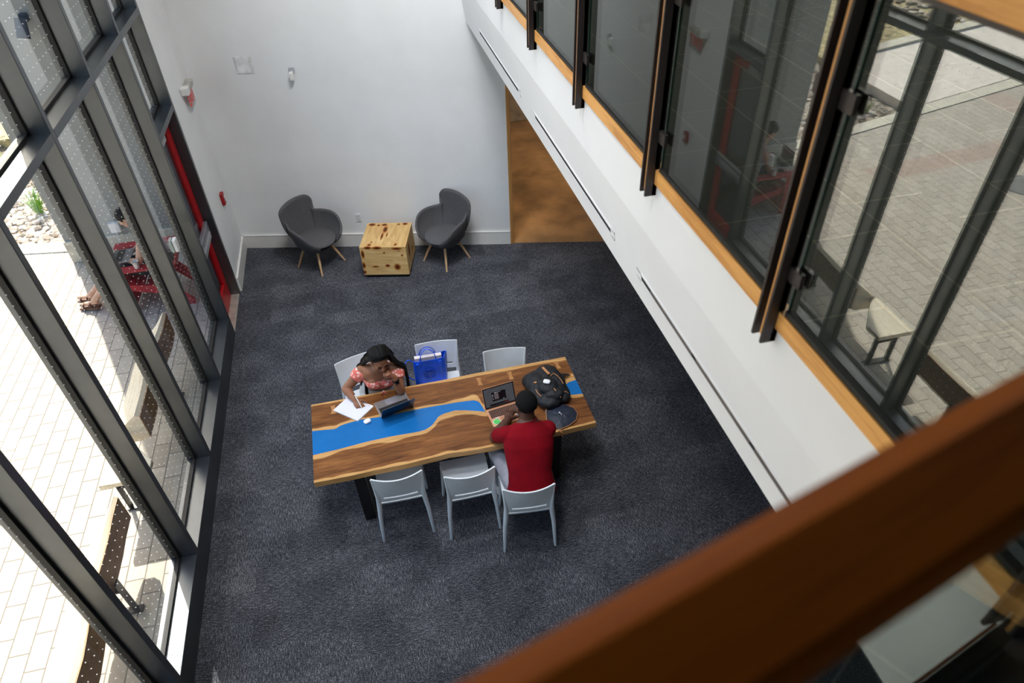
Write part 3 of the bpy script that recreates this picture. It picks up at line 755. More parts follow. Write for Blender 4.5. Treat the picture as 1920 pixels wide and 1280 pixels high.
bm = bmesh.new(); box2(bm, (-h + .03, -h + .02, 0), (h - .03, h - .02, .05)); obj('plinth', bm, BLACK, cu, label='recessed black base')

# ------------------------------------------------------------------ on the table
def tw(x, y, z=.75): return MT @ V((x, y, z))
SCRBG = mat('laptop_screen_grey', (70, 72, 76), .25, emit=((74, 76, 80), .35))
KEYB = mat('laptop_keys', (24, 22, 24), .5)
def laptop(name, label, xy, ang, w, d, sh, op, body, lid, key):
    c = tw(xy[0], xy[1], .7505); r = thing(name, label, 'laptop', c, TA + math.radians(ang))
    bm = bmesh.new(); box2(bm, (-w / 2, -d, .0), (w / 2, 0, .013), bev=.004); obj('base', bm, body, r)
    bm = bmesh.new(); box2(bm, (-w * .445, -d * .55, .013), (w * .445, -d * .10, .0136)); kb = obj('keyboard', bm, key, r)
    bm = bmesh.new(); nx, ny = 14, 5
    for i in range(nx):
        for j in range(ny):
            x = -w * .435 + (w * .87) * (i + .5) / nx; y = -d * .54 + d * .43 * (j + .5) / ny
            if j == 0 and 4 <= i <= 8:
                if i == 4: box2(bm, (x - .009, y - .0055, .0136), (x + w * .87 / nx * 4 + .009, y + .0055, .0148))
                continue
            box2(bm, (x - .0075, y - .0062, .0136), (x + .0075, y + .0062, .0148))
    obj('keys', bm, KEYB, kb)
    bm = bmesh.new(); box2(bm, (-.052, -d * .95, .013), (.052, -d * .60, .0134)); obj('trackpad', bm, mat(body.name + '_pad', (150, 148, 156) if 'grey' in body.name else (206, 150, 118), .3, .3), r)
    a = math.radians(op - 90)                      # lean back from vertical
    ML = Matrix.Translation((0, 0, .012)) @ Matrix.Rotation(-a, 4, 'X')
    bm = bmesh.new(); box2(bm, (-w / 2, -.001, .0), (w / 2, .006, sh), ML, bev=.002); ld = obj('lid', bm, lid, r)
    bm = bmesh.new(); box2(bm, (-w / 2 + .003, -.0020, .004), (w / 2 - .003, -.001, sh - .003), ML); obj('bezel', bm, KEYB, ld)
    bm = bmesh.new(); box2(bm, (-w / 2 + .012, -.0026, .018), (w / 2 - .012, -.002, sh - .012), ML); ds = obj('display', bm, SCRBG, ld)
    return r, ML, ld
GREYAL = mat('grey_laptop_shell', (150, 146, 146), .35, .6, var=.03)
NAVY = mat('dark_blue_lid', (10, 36, 58), .3, .4, var=.1)
ROSE = mat('copper_laptop_shell', (224, 166, 130), .35, .5, var=.03)
laptop('laptop', 'open laptop with dark blue lid and grey keyboard in front of the person with braids', (-.442, .144), 193.8, .292, .195, .205, 119, GREYAL, NAVY, KEYB)
w_, sh_ = .282, .195
lp, ML, ld = laptop('laptop', 'open copper coloured laptop with stickers in front of the person in the red shirt', (.434, -.030), 7.0, .286, .206, sh_, 112, ROSE, mat('copper_lid', (210, 150, 116), .35, .5), mat('keyboard_well', (150, 100, 78), .5))
DW = mat('dark_window', (16, 13, 18), .3, emit=((16, 13, 18), .3)); PW2 = mat('window_pane_grey', (92, 84, 84), .3, emit=((92, 84, 84), .3)); WT = mat('screen_marks', (190, 190, 196), .3, emit=((190, 190, 196), .4)); RDK = mat('dock_icons', (92, 24, 30), .3, emit=((92, 24, 30), .3))
for (nm, m, x0, x1, z0, z1, o) in (('app_window', DW, -.068, .06, .060, .142, .0031), ('window_sidebar', PW2, -.045, -.006, .074, .128, .0036), ('dock', DW, -.095, .075, .022, .038, .0031), ('dock_icons', RDK, .04, .074, .025, .034, .0035)):
    bm = bmesh.new(); box2(bm, (x0, -o, z0), (x1, -.0026, z1), ML); obj(nm, bm, m, ld)
bm = bmesh.new()
for (x0, x1, z) in ((-.04, -.02, .135), (-.015, -.005, .135), (.004, .012, .135), (-.064, -.056, .12), (-.064, -.054, .108), (-.064, -.058, .094), (-.064, -.055, .08), (.03, .04, .066)): box2(bm, (x0, -.0040, z - .0015), (x1, -.0031, z + .0015), ML)
obj('window_marks', bm, WT, ld)
bm = bmesh.new(); lathe(bm, [(.0, .013), (.033, .013), (.033, .0136), (.0, .0136)], 24, Matrix.Translation((-.098, -.160, 0))); st = obj('round_sticker', bm, PW, lp, label='white rimmed green round sticker')
bm = bmesh.new(); lathe(bm, [(.0, .0136), (.029, .0136), (.029, .0141), (.0, .0141)], 24, Matrix.Translation((-.098, -.160, 0))); obj('sticker_print', bm, mat('green_sticker', (84, 186, 92), .5, var=.25, scale=90), st)
bm = bmesh.new(); prism(bm, [(.082, -.175), (.128, -.180), (.131, -.125), (.09, -.12)], .013, .0136); st = obj('white_sticker', bm, PW, lp)
bm = bmesh.new()
for k in range(5): box2(bm, (.092, -.168 + k * .009, .0136), (.092 + .028 - .004 * (k % 3), -.164 + k * .009, .0140))
obj('sticker_scribble', bm, KEYB, st)
bm = bmesh.new(); prism(bm, [(-.095, -.122), (-.060, -.122), (-.060, -.116), (-.095, -.116)], .013, .0135); obj('small_sticker', bm, PW, lp)

pd = thing('notepad', 'white paper notepad being written on, at the left end of the table', 'notepad', tw(-.81, .29), TA)
PAPER = mat('white_paper', (226, 226, 236), .7, var=.015)
Q = [V((-.979, .315)), V((-.843, .445)), V((-.633, .271)), V((-.782, .131))]
o_ = V((-.81, .29))
bm = bmesh.new(); prism(bm, [tuple(q - o_) for q in Q], .0005, .010); obj('pages', bm, PAPER, pd)
bm = bmesh.new(); prism(bm, [tuple((q - o_) * 1.012) for q in Q], .0001, .0012); obj('backing_board', bm, mat('card_grey', (176, 172, 172), .7), pd)
bm = bmesh.new(); e = (Q[2] - Q[1]); el = e.normalized(); nn = V((-el.y, el.x))
if nn.dot(Q[0] - Q[1]) < 0: nn = -nn
for k in range(13):
    a = Q[1] - o_ + e * (.12 + .06 * k) + nn * .014; b = a + el * .009
    prism(bm, [tuple(a - nn * .0012), tuple(b - nn * .0012), tuple(b + nn * .0012), tuple(a + nn * .0012)], .010, .0104)
obj('printed_line', bm, mat('print_ink', (60, 60, 76), .7), pd)
def pillbox(bm, c, s, rz):
    t = bmesh.new(); box(t, (0, 0, s[2] / 2), s, None, min(s[0], s[1]) * .42 if s[2] > min(s[0], s[1]) else s[2] * .42, 4)
    merge(bm, t, Matrix.Translation(c) @ rotz(rz))
def earcase(loc, rz, label, tilt=None):
    r = thing('earbud_case', label, 'earbud case', loc, rz)
    bm = bmesh.new(); n = 28; P = []
    pr = [(.0, .0), (.80, .0), (.96, .18), (1.0, .42), (1.0, .58), (.94, .82), (.76, .97), (.3, 1.0), (0, 1.0)]
    rings = []
    for (q, z) in pr:
        ring = []
        for k in range(n):
            a = 2 * PI * k / n; c, s = math.cos(a), math.sin(a)
            x = math.copysign(abs(c) ** .55, c) * .031 * max(q, .001); y = math.copysign(abs(s) ** .7, s) * .0235 * max(q, .001)
            ring.append(bm.verts.new((x, y, z * .022)))
        rings.append(ring)
    for a, b in zip(rings, rings[1:]):
        for k in range(n): bm.faces.new((a[k], a[(k + 1) % n], b[(k + 1) % n], b[k]))
    bm.faces.new(rings[0][::-1]); bm.faces.new(rings[-1])
    obj('shell', bm, mat('gloss_white', (238, 238, 242), .2, var=.005), r, smooth=50)
    bm = bmesh.new(); box2(bm, (-.010, -.0236, .010), (.010, -.0222, .0115)); obj('hinge', bm, mat('sensor_grey', (170, 172, 176), .4), r)
    return r
earcase(tw(-.703, .103, .7502), TA + .45, 'small white earbud case on the blue resin')

def crumple(me, amp, fr):
    for v in me.vertices:
        n = mnoise.noise(v.co * fr) + .5 * mnoise.noise(v.co * fr * 2.3); v.co += v.normal * amp * (n - abs(n) * .6)
# backpack, lying open on the right end of the table
BPK = mat('black_nylon', (20, 22, 27), .62, 0, .4, var=.3, scale=9, bump=.35, bscale=30)
BPK2 = mat('navy_black_lining', (30, 36, 50), .55, 0, .4, var=.35, scale=14, bump=.4, bscale=40)
TAN = mat('tan_leather', (176, 122, 78), .6, var=.12, scale=40)
bp = thing('backpack', 'black backpack with tan leather tabs sprawled on the right end of the table', 'backpack', tw(.86, .0), TA)
O_ = V((.86, 0))
def L(x, y, z): return (x - .86, y, z)
bm = bmesh.new()
for (x, y, z, rx, ry, rz_) in ((.80, .10, .075, .125, .135, .075), (.90, .12, .08, .125, .155, .080), (.93, .02, .075, .105, .16, .075), (.78, .0, .06, .09, .15, .06), (.74, .16, .05, .07, .08, .05), (.97, -.06, .055, .07, .11, .055), (.84, -.10, .06, .11, .12, .06), (.93, .2, .05, .08, .08, .05)):
    ell(bm, L(x, y, z + .001), (rx, ry, rz_))
bm.transform(Matrix.Translation(tw(.86, 0)) @ rotz(TA)); body = fuse('body', bm, BPK, bp, .008, 2); crumple(body.data, .007, 16)
bm = bmesh.new()
for (x, y, z, rx, ry, rz_) in ((.86, -.02, .13, .09, .09, .045), (.89, -.10, .10, .09, .07, .05), (.83, .03, .145, .06, .05, .025), (.94, .06, .12, .06, .08, .04)): ell(bm, L(x, y, z), (rx, ry, rz_))
bm.transform(Matrix.Translation(tw(.86, 0)) @ rotz(TA)); pk_ = fuse('front_pocket', bm, BPK, bp, .007, 2); crumple(pk_.data, .006, 20)
FL = [(.78, -.18), (.86, -.155), (.97, -.17), (1.025, -.225), (1.037, -.295), (1.0, -.365), (.93, -.405), (.84, -.428), (.80, -.39), (.765, -.30)]
bm = bmesh.new()
P = []
cx_, cy_ = .89, -.29
for i in range(len(FL) * 3 + 1):
    k = (i / 3) % len(FL); a, b = FL[int(k) % len(FL)], FL[(int(k) + 1) % len(FL)]; f = k - int(k)
    ex, ey = a[0] + (b[0] - a[0]) * f, a[1] + (b[1] - a[1]) * f
    P.append([L(cx_ + (ex - cx_) * s, cy_ + (ey - cy_) * s, .012 + .035 * (1 - s * s) + .006 * math.sin(5 * i + 9 * s) * (1 - s)) for s in (.02, .2, .4, .6, .8, .93, 1.0)])
sheet(bm, P, .010); flap = obj('open_flap', bm, BPK2, bp, smooth=60)
def lpx(pts, r, parent, nm, m=TAN, flat=1):
    bm = bmesh.new(); tube(bm, [L(*p) for p in pts], r, 8, None, False, flat); return obj(nm, bm, m, parent, smooth=60)
lpx([(x, y, .014) for x, y in FL[2:8]], .0045, flap, 'piping')
lpx([(.765, -.30, .014), (.78, -.22, .02), (.80, -.17, .03)], .0045, flap, 'piping')
for (a, b) in (((.745, .165, .118), (.762, .03, .140)), ((.865, .185, .165), (.895, .075, .172))):
    va, vb = V(L(*a)), V(L(*b)); M_ = Matrix.Translation((va + vb) / 2) @ frame((vb - va), (0, 0, 1))
    bm = bmesh.new(); box(bm, (0, 0, 0), (.024, .005, (vb - va).length), M_, .002); obj('leather_tab', bm, TAN, bp)
lpx([(.900, .055, .170), (.935, .080, .166), (.965, .05, .155), (.985, .0, .142), (.99, -.03, .13)], .004, bp, 'zip_piping', TAN)
lpx([(.745, -.03, .125), (.752, -.075, .118), (.77, -.115, .118)], .0045, bp, 'zip_piping', TAN)
lpx([(.925, -.165, .105), (.95, -.12, .115), (.99, -.10, .105), (1.01, -.115, .09)], .004, bp, 'zip_piping', TAN)
lpx([(.885, -.075, .156), (.90, -.115, .148)], .0045, bp, 'zip_pull', TAN)
lpx([(1.0, .10, .07), (1.05, .16, .05), (1.09, .17, .03), (1.115, .185, .012)], [.03, .024, .016, .01], bp, 'shoulder_strap', BPK, .4)
lpx([(1.105, .182, .018), (1.118, .187, .012), (1.12, .17, .012)], .006, bp, 'strap_end', TAN)
lpx([(.835, -.415, .012), (.845, -.440, .010), (.852, -.452, -.002), (.855, -.456, -.05)], .011, bp, 'leather_strap', TAN, .3)
lpx([(.88, -.27, .052), (.895, -.295, .05), (.89, -.31, .05)], .006, flap, 'buckle', mat('silver_buckle', (200, 205, 210), .3, .9), .6)
cs = earcase(tw(.845, -.022, .9248), TA - .55, 'white earbud case lying on top of the black backpack')

# tote bag on its chair
BLUE = mat('cobalt_vegan_leather', (14, 84, 222), .42, 0, .5, var=.12, scale=10)
BLUED = mat('cobalt_shadow_emboss', (10, 62, 184), .42)
tb_ = thing('tote_bag', 'cobalt blue tote bag with round embossed logo standing on the middle far chair', 'tote bag', (.19, 4.83, .462), math.radians(-1))
bm = bmesh.new(); hw, hd, H_ = .155, .066, .285
def s_z(j): return .4 + .6 * j / 12
def bagrow(z):
    s = z / H_; return hw * (1 - .02 * (1 - s)), hd * (1 - .25 * s)
n = 36; rings = []
for j in range(13):
    z = H_ * j / 12; a_, b_ = bagrow(z); ring = []
    for k in range(n):
        th = 2 * PI * (k + .5) / n; c, s = math.cos(th), math.sin(th)
        x = math.copysign(abs(c) ** .25, c) * a_; y = math.copysign(abs(s) ** .3, s) * b_
        if abs(c) > .9: x *= 1 - .10 * (j / 12) * (1 - abs(s) * 2)    # folded-in gussets
        y += .004 * math.sin(7 * x * 10 + j * .4)
        x += .38 * (y + b_) * s_z(j)
        ring.append((x, y - .004, z))
    rings.append(ring)
B = [[bm.verts.new(p) for p in r] for r in rings]; I = [[bm.verts.new((p[0] * .965, p[1] * .90, max(p[2], .006))) for p in r] for r in rings]
for a, b in zip(B, B[1:]):
    for k in range(n): bm.faces.new((a[k], a[(k + 1) % n], b[(k + 1) % n], b[k]))
for a, b in zip(I, I[1:]):
    for k in range(n): bm.faces.new((a[k], b[k], b[(k + 1) % n], a[(k + 1) % n]))
for k in range(n): bm.faces.new((B[-1][k], B[-1][(k + 1) % n], I[-1][(k + 1) % n], I[-1][k]))
bm.faces.new(B[0][::-1]); bm.faces.new(I[0])
bmesh.ops.recalc_face_normals(bm, faces=bm.faces); obj('body', bm, BLUE, tb_, smooth=40)
for sy in (-1, 1):
    bm = bmesh.new(); pts = []
    for k in range(15):
        a = PI * k / 14; pts.append((-.075 * math.cos(a) * (1.0), sy * (.042 - .018 * math.sin(a)) + (-.012 if sy > 0 else .004) * math.sin(a), .27 + .125 * math.sin(a)))
    pts = [(-.075, sy * .042, .20)] + pts + [(.075, sy * .042, .20)]
    tube(bm, pts, .0075, 8, None, False, .6); obj('handle', bm, BLUE, tb_, smooth=60)
bm = bmesh.new(); pts = [(-.15, .0, .25), (-.165, .0, .275), (-.19, .0, .28), (-.215, -.005, .25), (-.222, -.01, .19), (-.215, -.015, .12), (-.195, -.015, .06), (-.165, -.01, .03), (-.150, 0, .02)]
tube(bm, pts, .005, 8); obj('shoulder_strap', bm, BLUE, tb_, smooth=60)
for x in (-.105, .105):
    bm = bmesh.new(); box2(bm, (x - .014, -.0735, .03), (x + .014, -.058, .27), bev=.001); 
    bm.transform(Matrix.Translation((0, 0, 0))); obj('side_strap', bm, BLUE, tb_)
bm = bmesh.new(); pts = [(.055 * math.cos(2 * PI * k / 32), -.0705, .13 + .055 * math.sin(2 * PI * k / 32)) for k in range(32)]
tube(bm, pts, .0045, 6, None, True); box2(bm, (-.048, -.0745, .148), (.048, -.066, .158)); box2(bm, (-.006, -.0745, .078), (.006, -.066, .15)); obj('embossed_logo', bm, BLUED, tb_, smooth=40, label='embossed ring with a letter T inside')
pk = thing('paper_stack', 'white papers sticking out of the blue tote bag', 'papers', (.19, 4.83, .47), math.radians(-1))
bm = bmesh.new(); box2(bm, (-.125, -.018, .0), (.13, .024, .288), bev=.002); obj('sheets', bm, mat('cream_paper', (232, 222, 220), .7, var=.02), pk)

# ------------------------------------------------------------------ figures
def loft(bm, secs, xdir=(1, 0, 0), seg=28, inflate=0.0, power=1.0, i0=0, i1=None):
    """elliptical rings along a spine: (centre, half width, half depth)"""
    secs = secs[i0:i1]; t = bmesh.new(); rings = []; n = len(secs); xdir = V(xdir)
    for i, (c, rx, ry) in enumerate(secs):
        d_ = (V(secs[min(i + 1, n - 1)][0]) - V(secs[max(i - 1, 0)][0])).normalized()
        x = (xdir - d_ * xdir.dot(d_)).normalized(); y = d_.cross(x)
        ring = []
        for k in range(seg):
            a = 2 * PI * k / seg; ca, sa = math.cos(a), math.sin(a)
            ring.append(t.verts.new(V(c) + x * (math.copysign(abs(ca) ** .85, ca) * (rx + inflate)) + y * (math.copysign(abs(sa) ** .9, sa) * (ry + inflate))))
        rings.append(ring)
    for a, b in zip(rings, rings[1:]):
        for k in range(seg): t.faces.new((a[k], a[(k + 1) % seg], b[(k + 1) % seg], b[k]))
    t.faces.new(rings[0][::-1]); t.faces.new(rings[-1]); bmesh.ops.recalc_face_normals(t, faces=t.faces); merge(bm, t); return bm
def headframe(c, f, u):
    f = V(f).normalized(); u = V(u); u = (u - f * u.dot(f)).normalized(); r = f.cross(u)
    M_ = Matrix((r, f, u)).transposed().to_4x4(); M_.translation = V(c); return M_
def add_head(bm, M_, s=1.0):
    t = bmesh.new()
    for (c, r) in (((0, -.014, .025), (.073, .090, .084)), ((0, .030, -.040), (.057, .058, .066)), ((0, .062, -.092), (.027, .024, .020)), ((0, .04, -.075), (.045, .04, .035)),
                   ((.034, .050, -.030), (.027, .030, .030)), ((-.034, .050, -.030), (.027, .030, .030)), ((0, .066, .016), (.048, .018, .015)),
                   ((.011, .090, -.034), (.0095, .010, .008)), ((-.011, .090, -.034), (.0095, .010, .008)), ((0, .085, -.055), (.022, .012, .007)), ((0, .083, -.067), (.019, .012, .008)),
                   ((.074, -.008, -.015), (.009, .019, .030)), ((-.074, -.008, -.015), (.009, .019, .030)), ((.030, .066, -.003), (.016, .014, .011)), ((-.030, .066, -.003), (.016, .014, .011))):
        ell(t, c, r)
    cap(t, (0, .076, .008), .009, (0, .100, -.030), .0115)
    for v in t.verts: v.co *= s
    merge(bm, t, M_)
def face_parts(par, M_, lipc, open_eye=False):
    bm = bmesh.new()
    for sx in (-1, 1): tube(bm, [M_ @ V((sx * .014, .083, .022)), M_ @ V((sx * .030, .083, .029)), M_ @ V((sx * .047, .072, .024))], [.003, .0035, .002], 6)
    obj('eyebrows', bm, HAIRM, par, world=True)
    bm = bmesh.new()
    for sx in (-1, 1): tube(bm, [M_ @ V((sx * .016, .0785, -.006)), M_ @ V((sx * .030, .0805, -.010)), M_ @ V((sx * .045, .073, -.005))], [.0015, .0026, .002], 6)
    obj('eyelashes', bm, HAIRM, par, world=True)
    bm = bmesh.new(); ell(bm, (0, .090, -.0565), (.021, .0085, .006)); ell(bm, (0, .0885, -.0665), (.018, .009, .007)); bm.transform(M_); obj('lips', bm, lipc, par, True, world=True)
def add_hand(bm, wr, d_, n_, thumb, curl=(.5, .6, .4), k=1.0):
    wr = V(wr); d_ = V(d_).normalized(); n_ = V(n_); n_ = (n_ - d_ * n_.dot(d_)).normalized(); s_ = d_.cross(n_)
    if s_.dot(V(thumb)) < 0: s_ = -s_
    Mh = Matrix((s_, d_, n_)).transposed().to_4x4()
    ell(bm, wr + d_ * .045 * k, (.040 * k, .050 * k, .0165 * k), Mh); cap(bm, wr, .024 * k, wr + d_ * .03 * k, .024 * k, flat=.75, up=n_)
    lens = [(.040, .026, .020), (.044, .029, .021), (.041, .027, .020), (.032, .021, .018)]
    for i in range(4):
        off = (.0305 - .0205 * i); p = wr + d_ * (.082 - .004 * abs(i - 1)) * k + s_ * off * k
        a = 0; dirb = (d_ + s_ * (.10 - .07 * i)).normalized()
        for j in range(3):
            a += curl[j] * (1 + .08 * i); dr = (dirb * math.cos(a) + n_ * math.sin(a)).normalized()
            q = p + dr * lens[i][j] * k; cap(bm, p, (.0092 - .0008 * j) * k, q, (.0088 - .0010 * j) * k, 10); p = q
    p = wr + d_ * .022 * k + s_ * .026 * k
    for j, ln in enumerate((.036, .030, .024)):
        dr = (d_ * (.62 + .12 * j) + s_ * (.72 - .30 * j) + n_ * (.28 + .22 * j)).normalized(); q = p + dr * ln * k
        cap(bm, p, (.0125 - .0015 * j) * k, q, (.0115 - .0018 * j) * k, 10); p = q
def leg(bm, hip, knee, ank, r=(.082, .058, .052, .036), foot=None):
    cap(bm, hip, r[0], knee, r[1]); cap(bm, knee, r[1], V(knee).lerp(V(ank), .35), r[2]); cap(bm, V(knee).lerp(V(ank), .35), r[2], ank, r[3])
    if foot:
        d_ = V(foot) - V(ank); cap(bm, V(ank) - d_.normalized() * .03 + V((0, 0, -.02)), .036, foot, .026, flat=.8)
SKIN = mat('warm_brown_skin', (142, 94, 68), .48, 0, .45, var=.06, scale=12)
SKIN2 = mat('deep_brown_skin', (86, 56, 44), .48, 0, .45, var=.06, scale=12)
HAIRM = mat('black_hair', (11, 10, 10), .62, 0, .2, var=.3, scale=40)

# --- person with long braids, writing
W = thing('person', 'person with long black braids in a pink off shoulder top, writing with chin on hand', 'person', (-.29, 4.70, 0))
fW, uW = (.20, -.82, -.42), (-.12, .46, .85)
MW = headframe((-.228, 4.472, 1.125), fW, uW)
spW = [((-.315, 4.735, .475), .150, .105), ((-.31, 4.725, .53), .168, .118), ((-.30, 4.70, .61), .155, .108), ((-.285, 4.66, .70), .125, .092), ((-.27, 4.615, .79), .135, .098), ((-.26, 4.575, .87), .152, .105), ((-.255, 4.55, .93), .162, .090), ((-.25, 4.535, .975), .135, .068), ((-.245, 4.525, 1.00), .075, .058), ((-.24, 4.512, 1.03), .052, .050), ((-.234, 4.49, 1.08), .047, .047)]
shR, elR, wrR = V((-.405, 4.575, .945)), V((-.572, 4.530, .800)), V((-.502, 4.385, .786))
shL, elL, wrL = V((-.105, 4.525, .945)), V((-.105, 4.395, .795)), V((-.135, 4.400, .955))
bm = bmesh.new(); loft(bm, spW)
for sx in (-.065, .062): ell(bm, (-.258 + sx, 4.505, .862), (.066, .062, .062))
add_head(bm, MW, .97)
for (s_, e_, w_) in ((shR, elR, wrR), (shL, elL, wrL)):
    cap(bm, s_, .052, e_, .039); cap(bm, e_, .039, e_.lerp(w_, .3), .040); cap(bm, e_.lerp(w_, .3), .040, w_, .025)
    cap(bm, (-.25, 4.54, .955), .055, s_, .053)
add_hand(bm, wrR, (.35, -.75, -.12), (.25, .05, -.95), (.9, .2, 0), (.75, .95, .7), .92)
add_hand(bm, wrL, (-.50, .10, .80), (-.75, -.25, -.35), (-.2, .9, .1), (1.0, 1.2, .9), .92)
leg(bm, (-.385, 4.70, .53), (-.405, 4.27, .545), (-.40, 4.26, .09), foot=(-.41, 4.12, .035)); leg(bm, (-.215, 4.69, .53), (-.19, 4.25, .545), (-.19, 4.27, .09), foot=(-.18, 4.13, .035))
fuse('body', bm, SKIN, W, .0045, 5)
face_parts(W, MW, mat('brown_lips', (120, 66, 58), .4))
def print_mat():
    t = NT('pink_floral_cotton'); v = t.coord()
    x = t.add('TexVoronoi'); x.inputs['Scale'].default_value = 34; t.link(v, x.inputs['Vector'])
    n = t.noise(v, 26, 3)
    a = t.math('MULTIPLY_ADD', n, .8, t.math('MULTIPLY', x.outputs['Distance'], .6))
    c = t.ramp(a, [(.50, (244, 230, 224)), (.60, (232, 152, 138)), (.78, (214, 108, 100))]); t.bsdf(c, .8, 0, .2); return t.m
PINK = print_mat()
bm = bmesh.new(); loft(bm, [((-.271, 4.62, .782), .136, .100), ((-.266, 4.60, .82), .143, .104), ((-.26, 4.578, .868), .155, .110), ((-.257, 4.565, .895), .160, .104)], inflate=.011)
for sx in (-.065, .062): ell(bm, (-.258 + sx, 4.500, .852), (.074, .068, .056))
fuse('top', bm, PINK, W, .006, 4)
for (s_, e_) in ((shR, elR), (shL, elL)):
    bm = bmesh.new(); cap(bm, s_.lerp(e_, .12), .066, s_.lerp(e_, .42), .060, 20, False); cap(bm, (-.255, 4.55, .90), .05, s_.lerp(e_, .15), .060, 20)
    fuse('sleeve', bm, PINK, W, .006, 3)
bm = bmesh.new(); tube(bm, [(-.250, 4.425, .805), (-.265, 4.405, .79), (-.272, 4.41, .765), (-.26, 4.42, .785), (-.245, 4.42, .79), (-.232, 4.405, .785), (-.228, 4.412, .765), (-.245, 4.42, .80)], .0035, 6); tube(bm, [(-.25, 4.423, .80), (-.262, 4.41, .74)], .003, 6); tube(bm, [(-.247, 4.423, .80), (-.235, 4.41, .745)], .003, 6); obj('bow', bm, PINK, W, True, world=True)
bm = bmesh.new(); loft(bm, spW, inflate=.012, i0=0, i1=4); cap(bm, (-.385, 4.70, .53), .098, (-.40, 4.42, .542), .086); cap(bm, (-.215, 4.69, .53), .098, (-.198, 4.41, .542), .086)
fuse('shorts', bm, mat('white_denim', (216, 214, 216), .8, var=.04, bump=.2, bscale=50), W, .007, 4)
# hair: scalp cap and braids falling from a centre part
bm = bmesh.new(); t = bmesh.new(); ell(t, (0, -.018, .030), (.080, .095, .086), u=32, v=20)
bmesh.ops.bisect_plane(t, geom=list(t.verts) + list(t.edges) + list(t.faces), plane_co=(0, .024, .030), plane_no=V((0, .80, -.42)), clear_outer=True)
bmesh.ops.holes_fill(t, edges=t.edges)
t.transform(MW); merge(bm, t)
rnd = random.Random(3)
def braid(side, k, N):
    f = k / (N - 1); y0 = .036 - .126 * f                     # along the part, front to back
    pts = []
    for q in range(7):
        a = q / 6 * math.radians(66); rx, rz_ = .083, .089
        yy = -.018 + (y0 + .018) * (1 - .25 * math.sin(a)) + .0
        lim = math.sqrt(max(.06, 1 - ((yy + .018) / .100) ** 2))
        pts.append(MW @ V((side * (.004 + (rx + .004) * math.sin(a)) * (lim * .35 + .65), yy - .012 * math.sin(a), .030 + rz_ * math.cos(a) * lim)))
    return pts
N = 30
for side in (-1, 1):
    for k in range(N):
        f = k / (N - 1); pts = braid(side, k, N); j = lambda a: rnd.uniform(-a, a)
        p = pts[-1]
        world_side = -1 if (MW.to_3x3() @ V((side, 0, 0))).x < 0 else 1
        if world_side < 0:                                       # towards the writing arm
            mid = V((-.342 + j(.012), 4.515 + .085 * f + j(.010), 1.098 + j(.008)))
            top = V((-.388 + j(.018), 4.565 + .07 * f + j(.012), 1.022 - .02 * f + j(.006)))
            if k % 3 == 0: end = [top, V((-.372 + j(.01), 4.640 + j(.01), .955)), V((-.392 + j(.012), 4.575 + j(.012), .82 + j(.02))), V((-.405 + j(.014), 4.535 + j(.012), .68 + j(.03)))]
            else: end = [top, V((-.425 + j(.025), 4.635 + j(.015), .945)), V((-.430 + j(.03), 4.69 + j(.015), .80)), V((-.425 + j(.03), 4.71 + j(.02), .64 + j(.04)))]
        else:                                                    # towards the chin-resting arm
            mid = V((-.118 + j(.010), 4.462 + .11 * f + j(.010), 1.082 + j(.008)))
            if f < .7: end = [V((-.085 + j(.014), 4.475 + .10 * f + j(.010), 1.012 + j(.006))), V((-.042 + j(.012), 4.495 + .10 * f + j(.012), .945)), V((-.028 + j(.012), 4.50 + .08 * f + j(.012), .84 + j(.02))), V((-.030 + j(.014), 4.50 + .07 * f + j(.014), .70 + j(.04)))]
            else: end = [V((-.13 + j(.02), 4.625 + j(.01), .96)), V((-.13 + j(.03), 4.69, .82)), V((-.15 + j(.03), 4.72, .64 + j(.04)))]
        allp = pts + [mid] + end
        sp = []
        for a in range(len(allp) - 1):
            p0, p1, p2, p3 = allp[max(a - 1, 0)], allp[a], allp[a + 1], allp[min(a + 2, len(allp) - 1)]
            for q in range(3):
                u = q / 3; sp.append(.5 * ((2 * p1) + (-p0 + p2) * u + (2 * p0 - 5 * p1 + 4 * p2 - p3) * u * u + (-p0 + 3 * p1 - 3 * p2 + p3) * u ** 3))
        sp.append(allp[-1])
        tube(bm, sp, [.0062 - .0022 * i / len(sp) + .0007 * math.sin(i * 2.2) for i in range(len(sp))], 6)
for side, m_, tp_, dn in ((1, (-.335, 4.535, 1.098), (-.388, 4.60, 1.0), (-.425, 4.66, .92)), (-1, (-.125, 4.51, 1.08), (-.085, 4.525, 1.0), (-.045, 4.535, .93))):
    a_ = MW @ V((.064, -.03, .02)); b_ = MW @ V((-.064, -.03, .02)); hd = a_ if (a_.x < b_.x) == (side > 0) else b_
    cap(bm, hd, .034, m_, .028); cap(bm, m_, .028, tp_, .020); cap(bm, tp_, .020, dn, .014)
cap(bm, MW @ V((0, -.06, .02)), .06, (-.25, 4.60, 1.03), .05)
obj('hair', bm, HAIRM, W, True, world=True, label='long thin black braids')
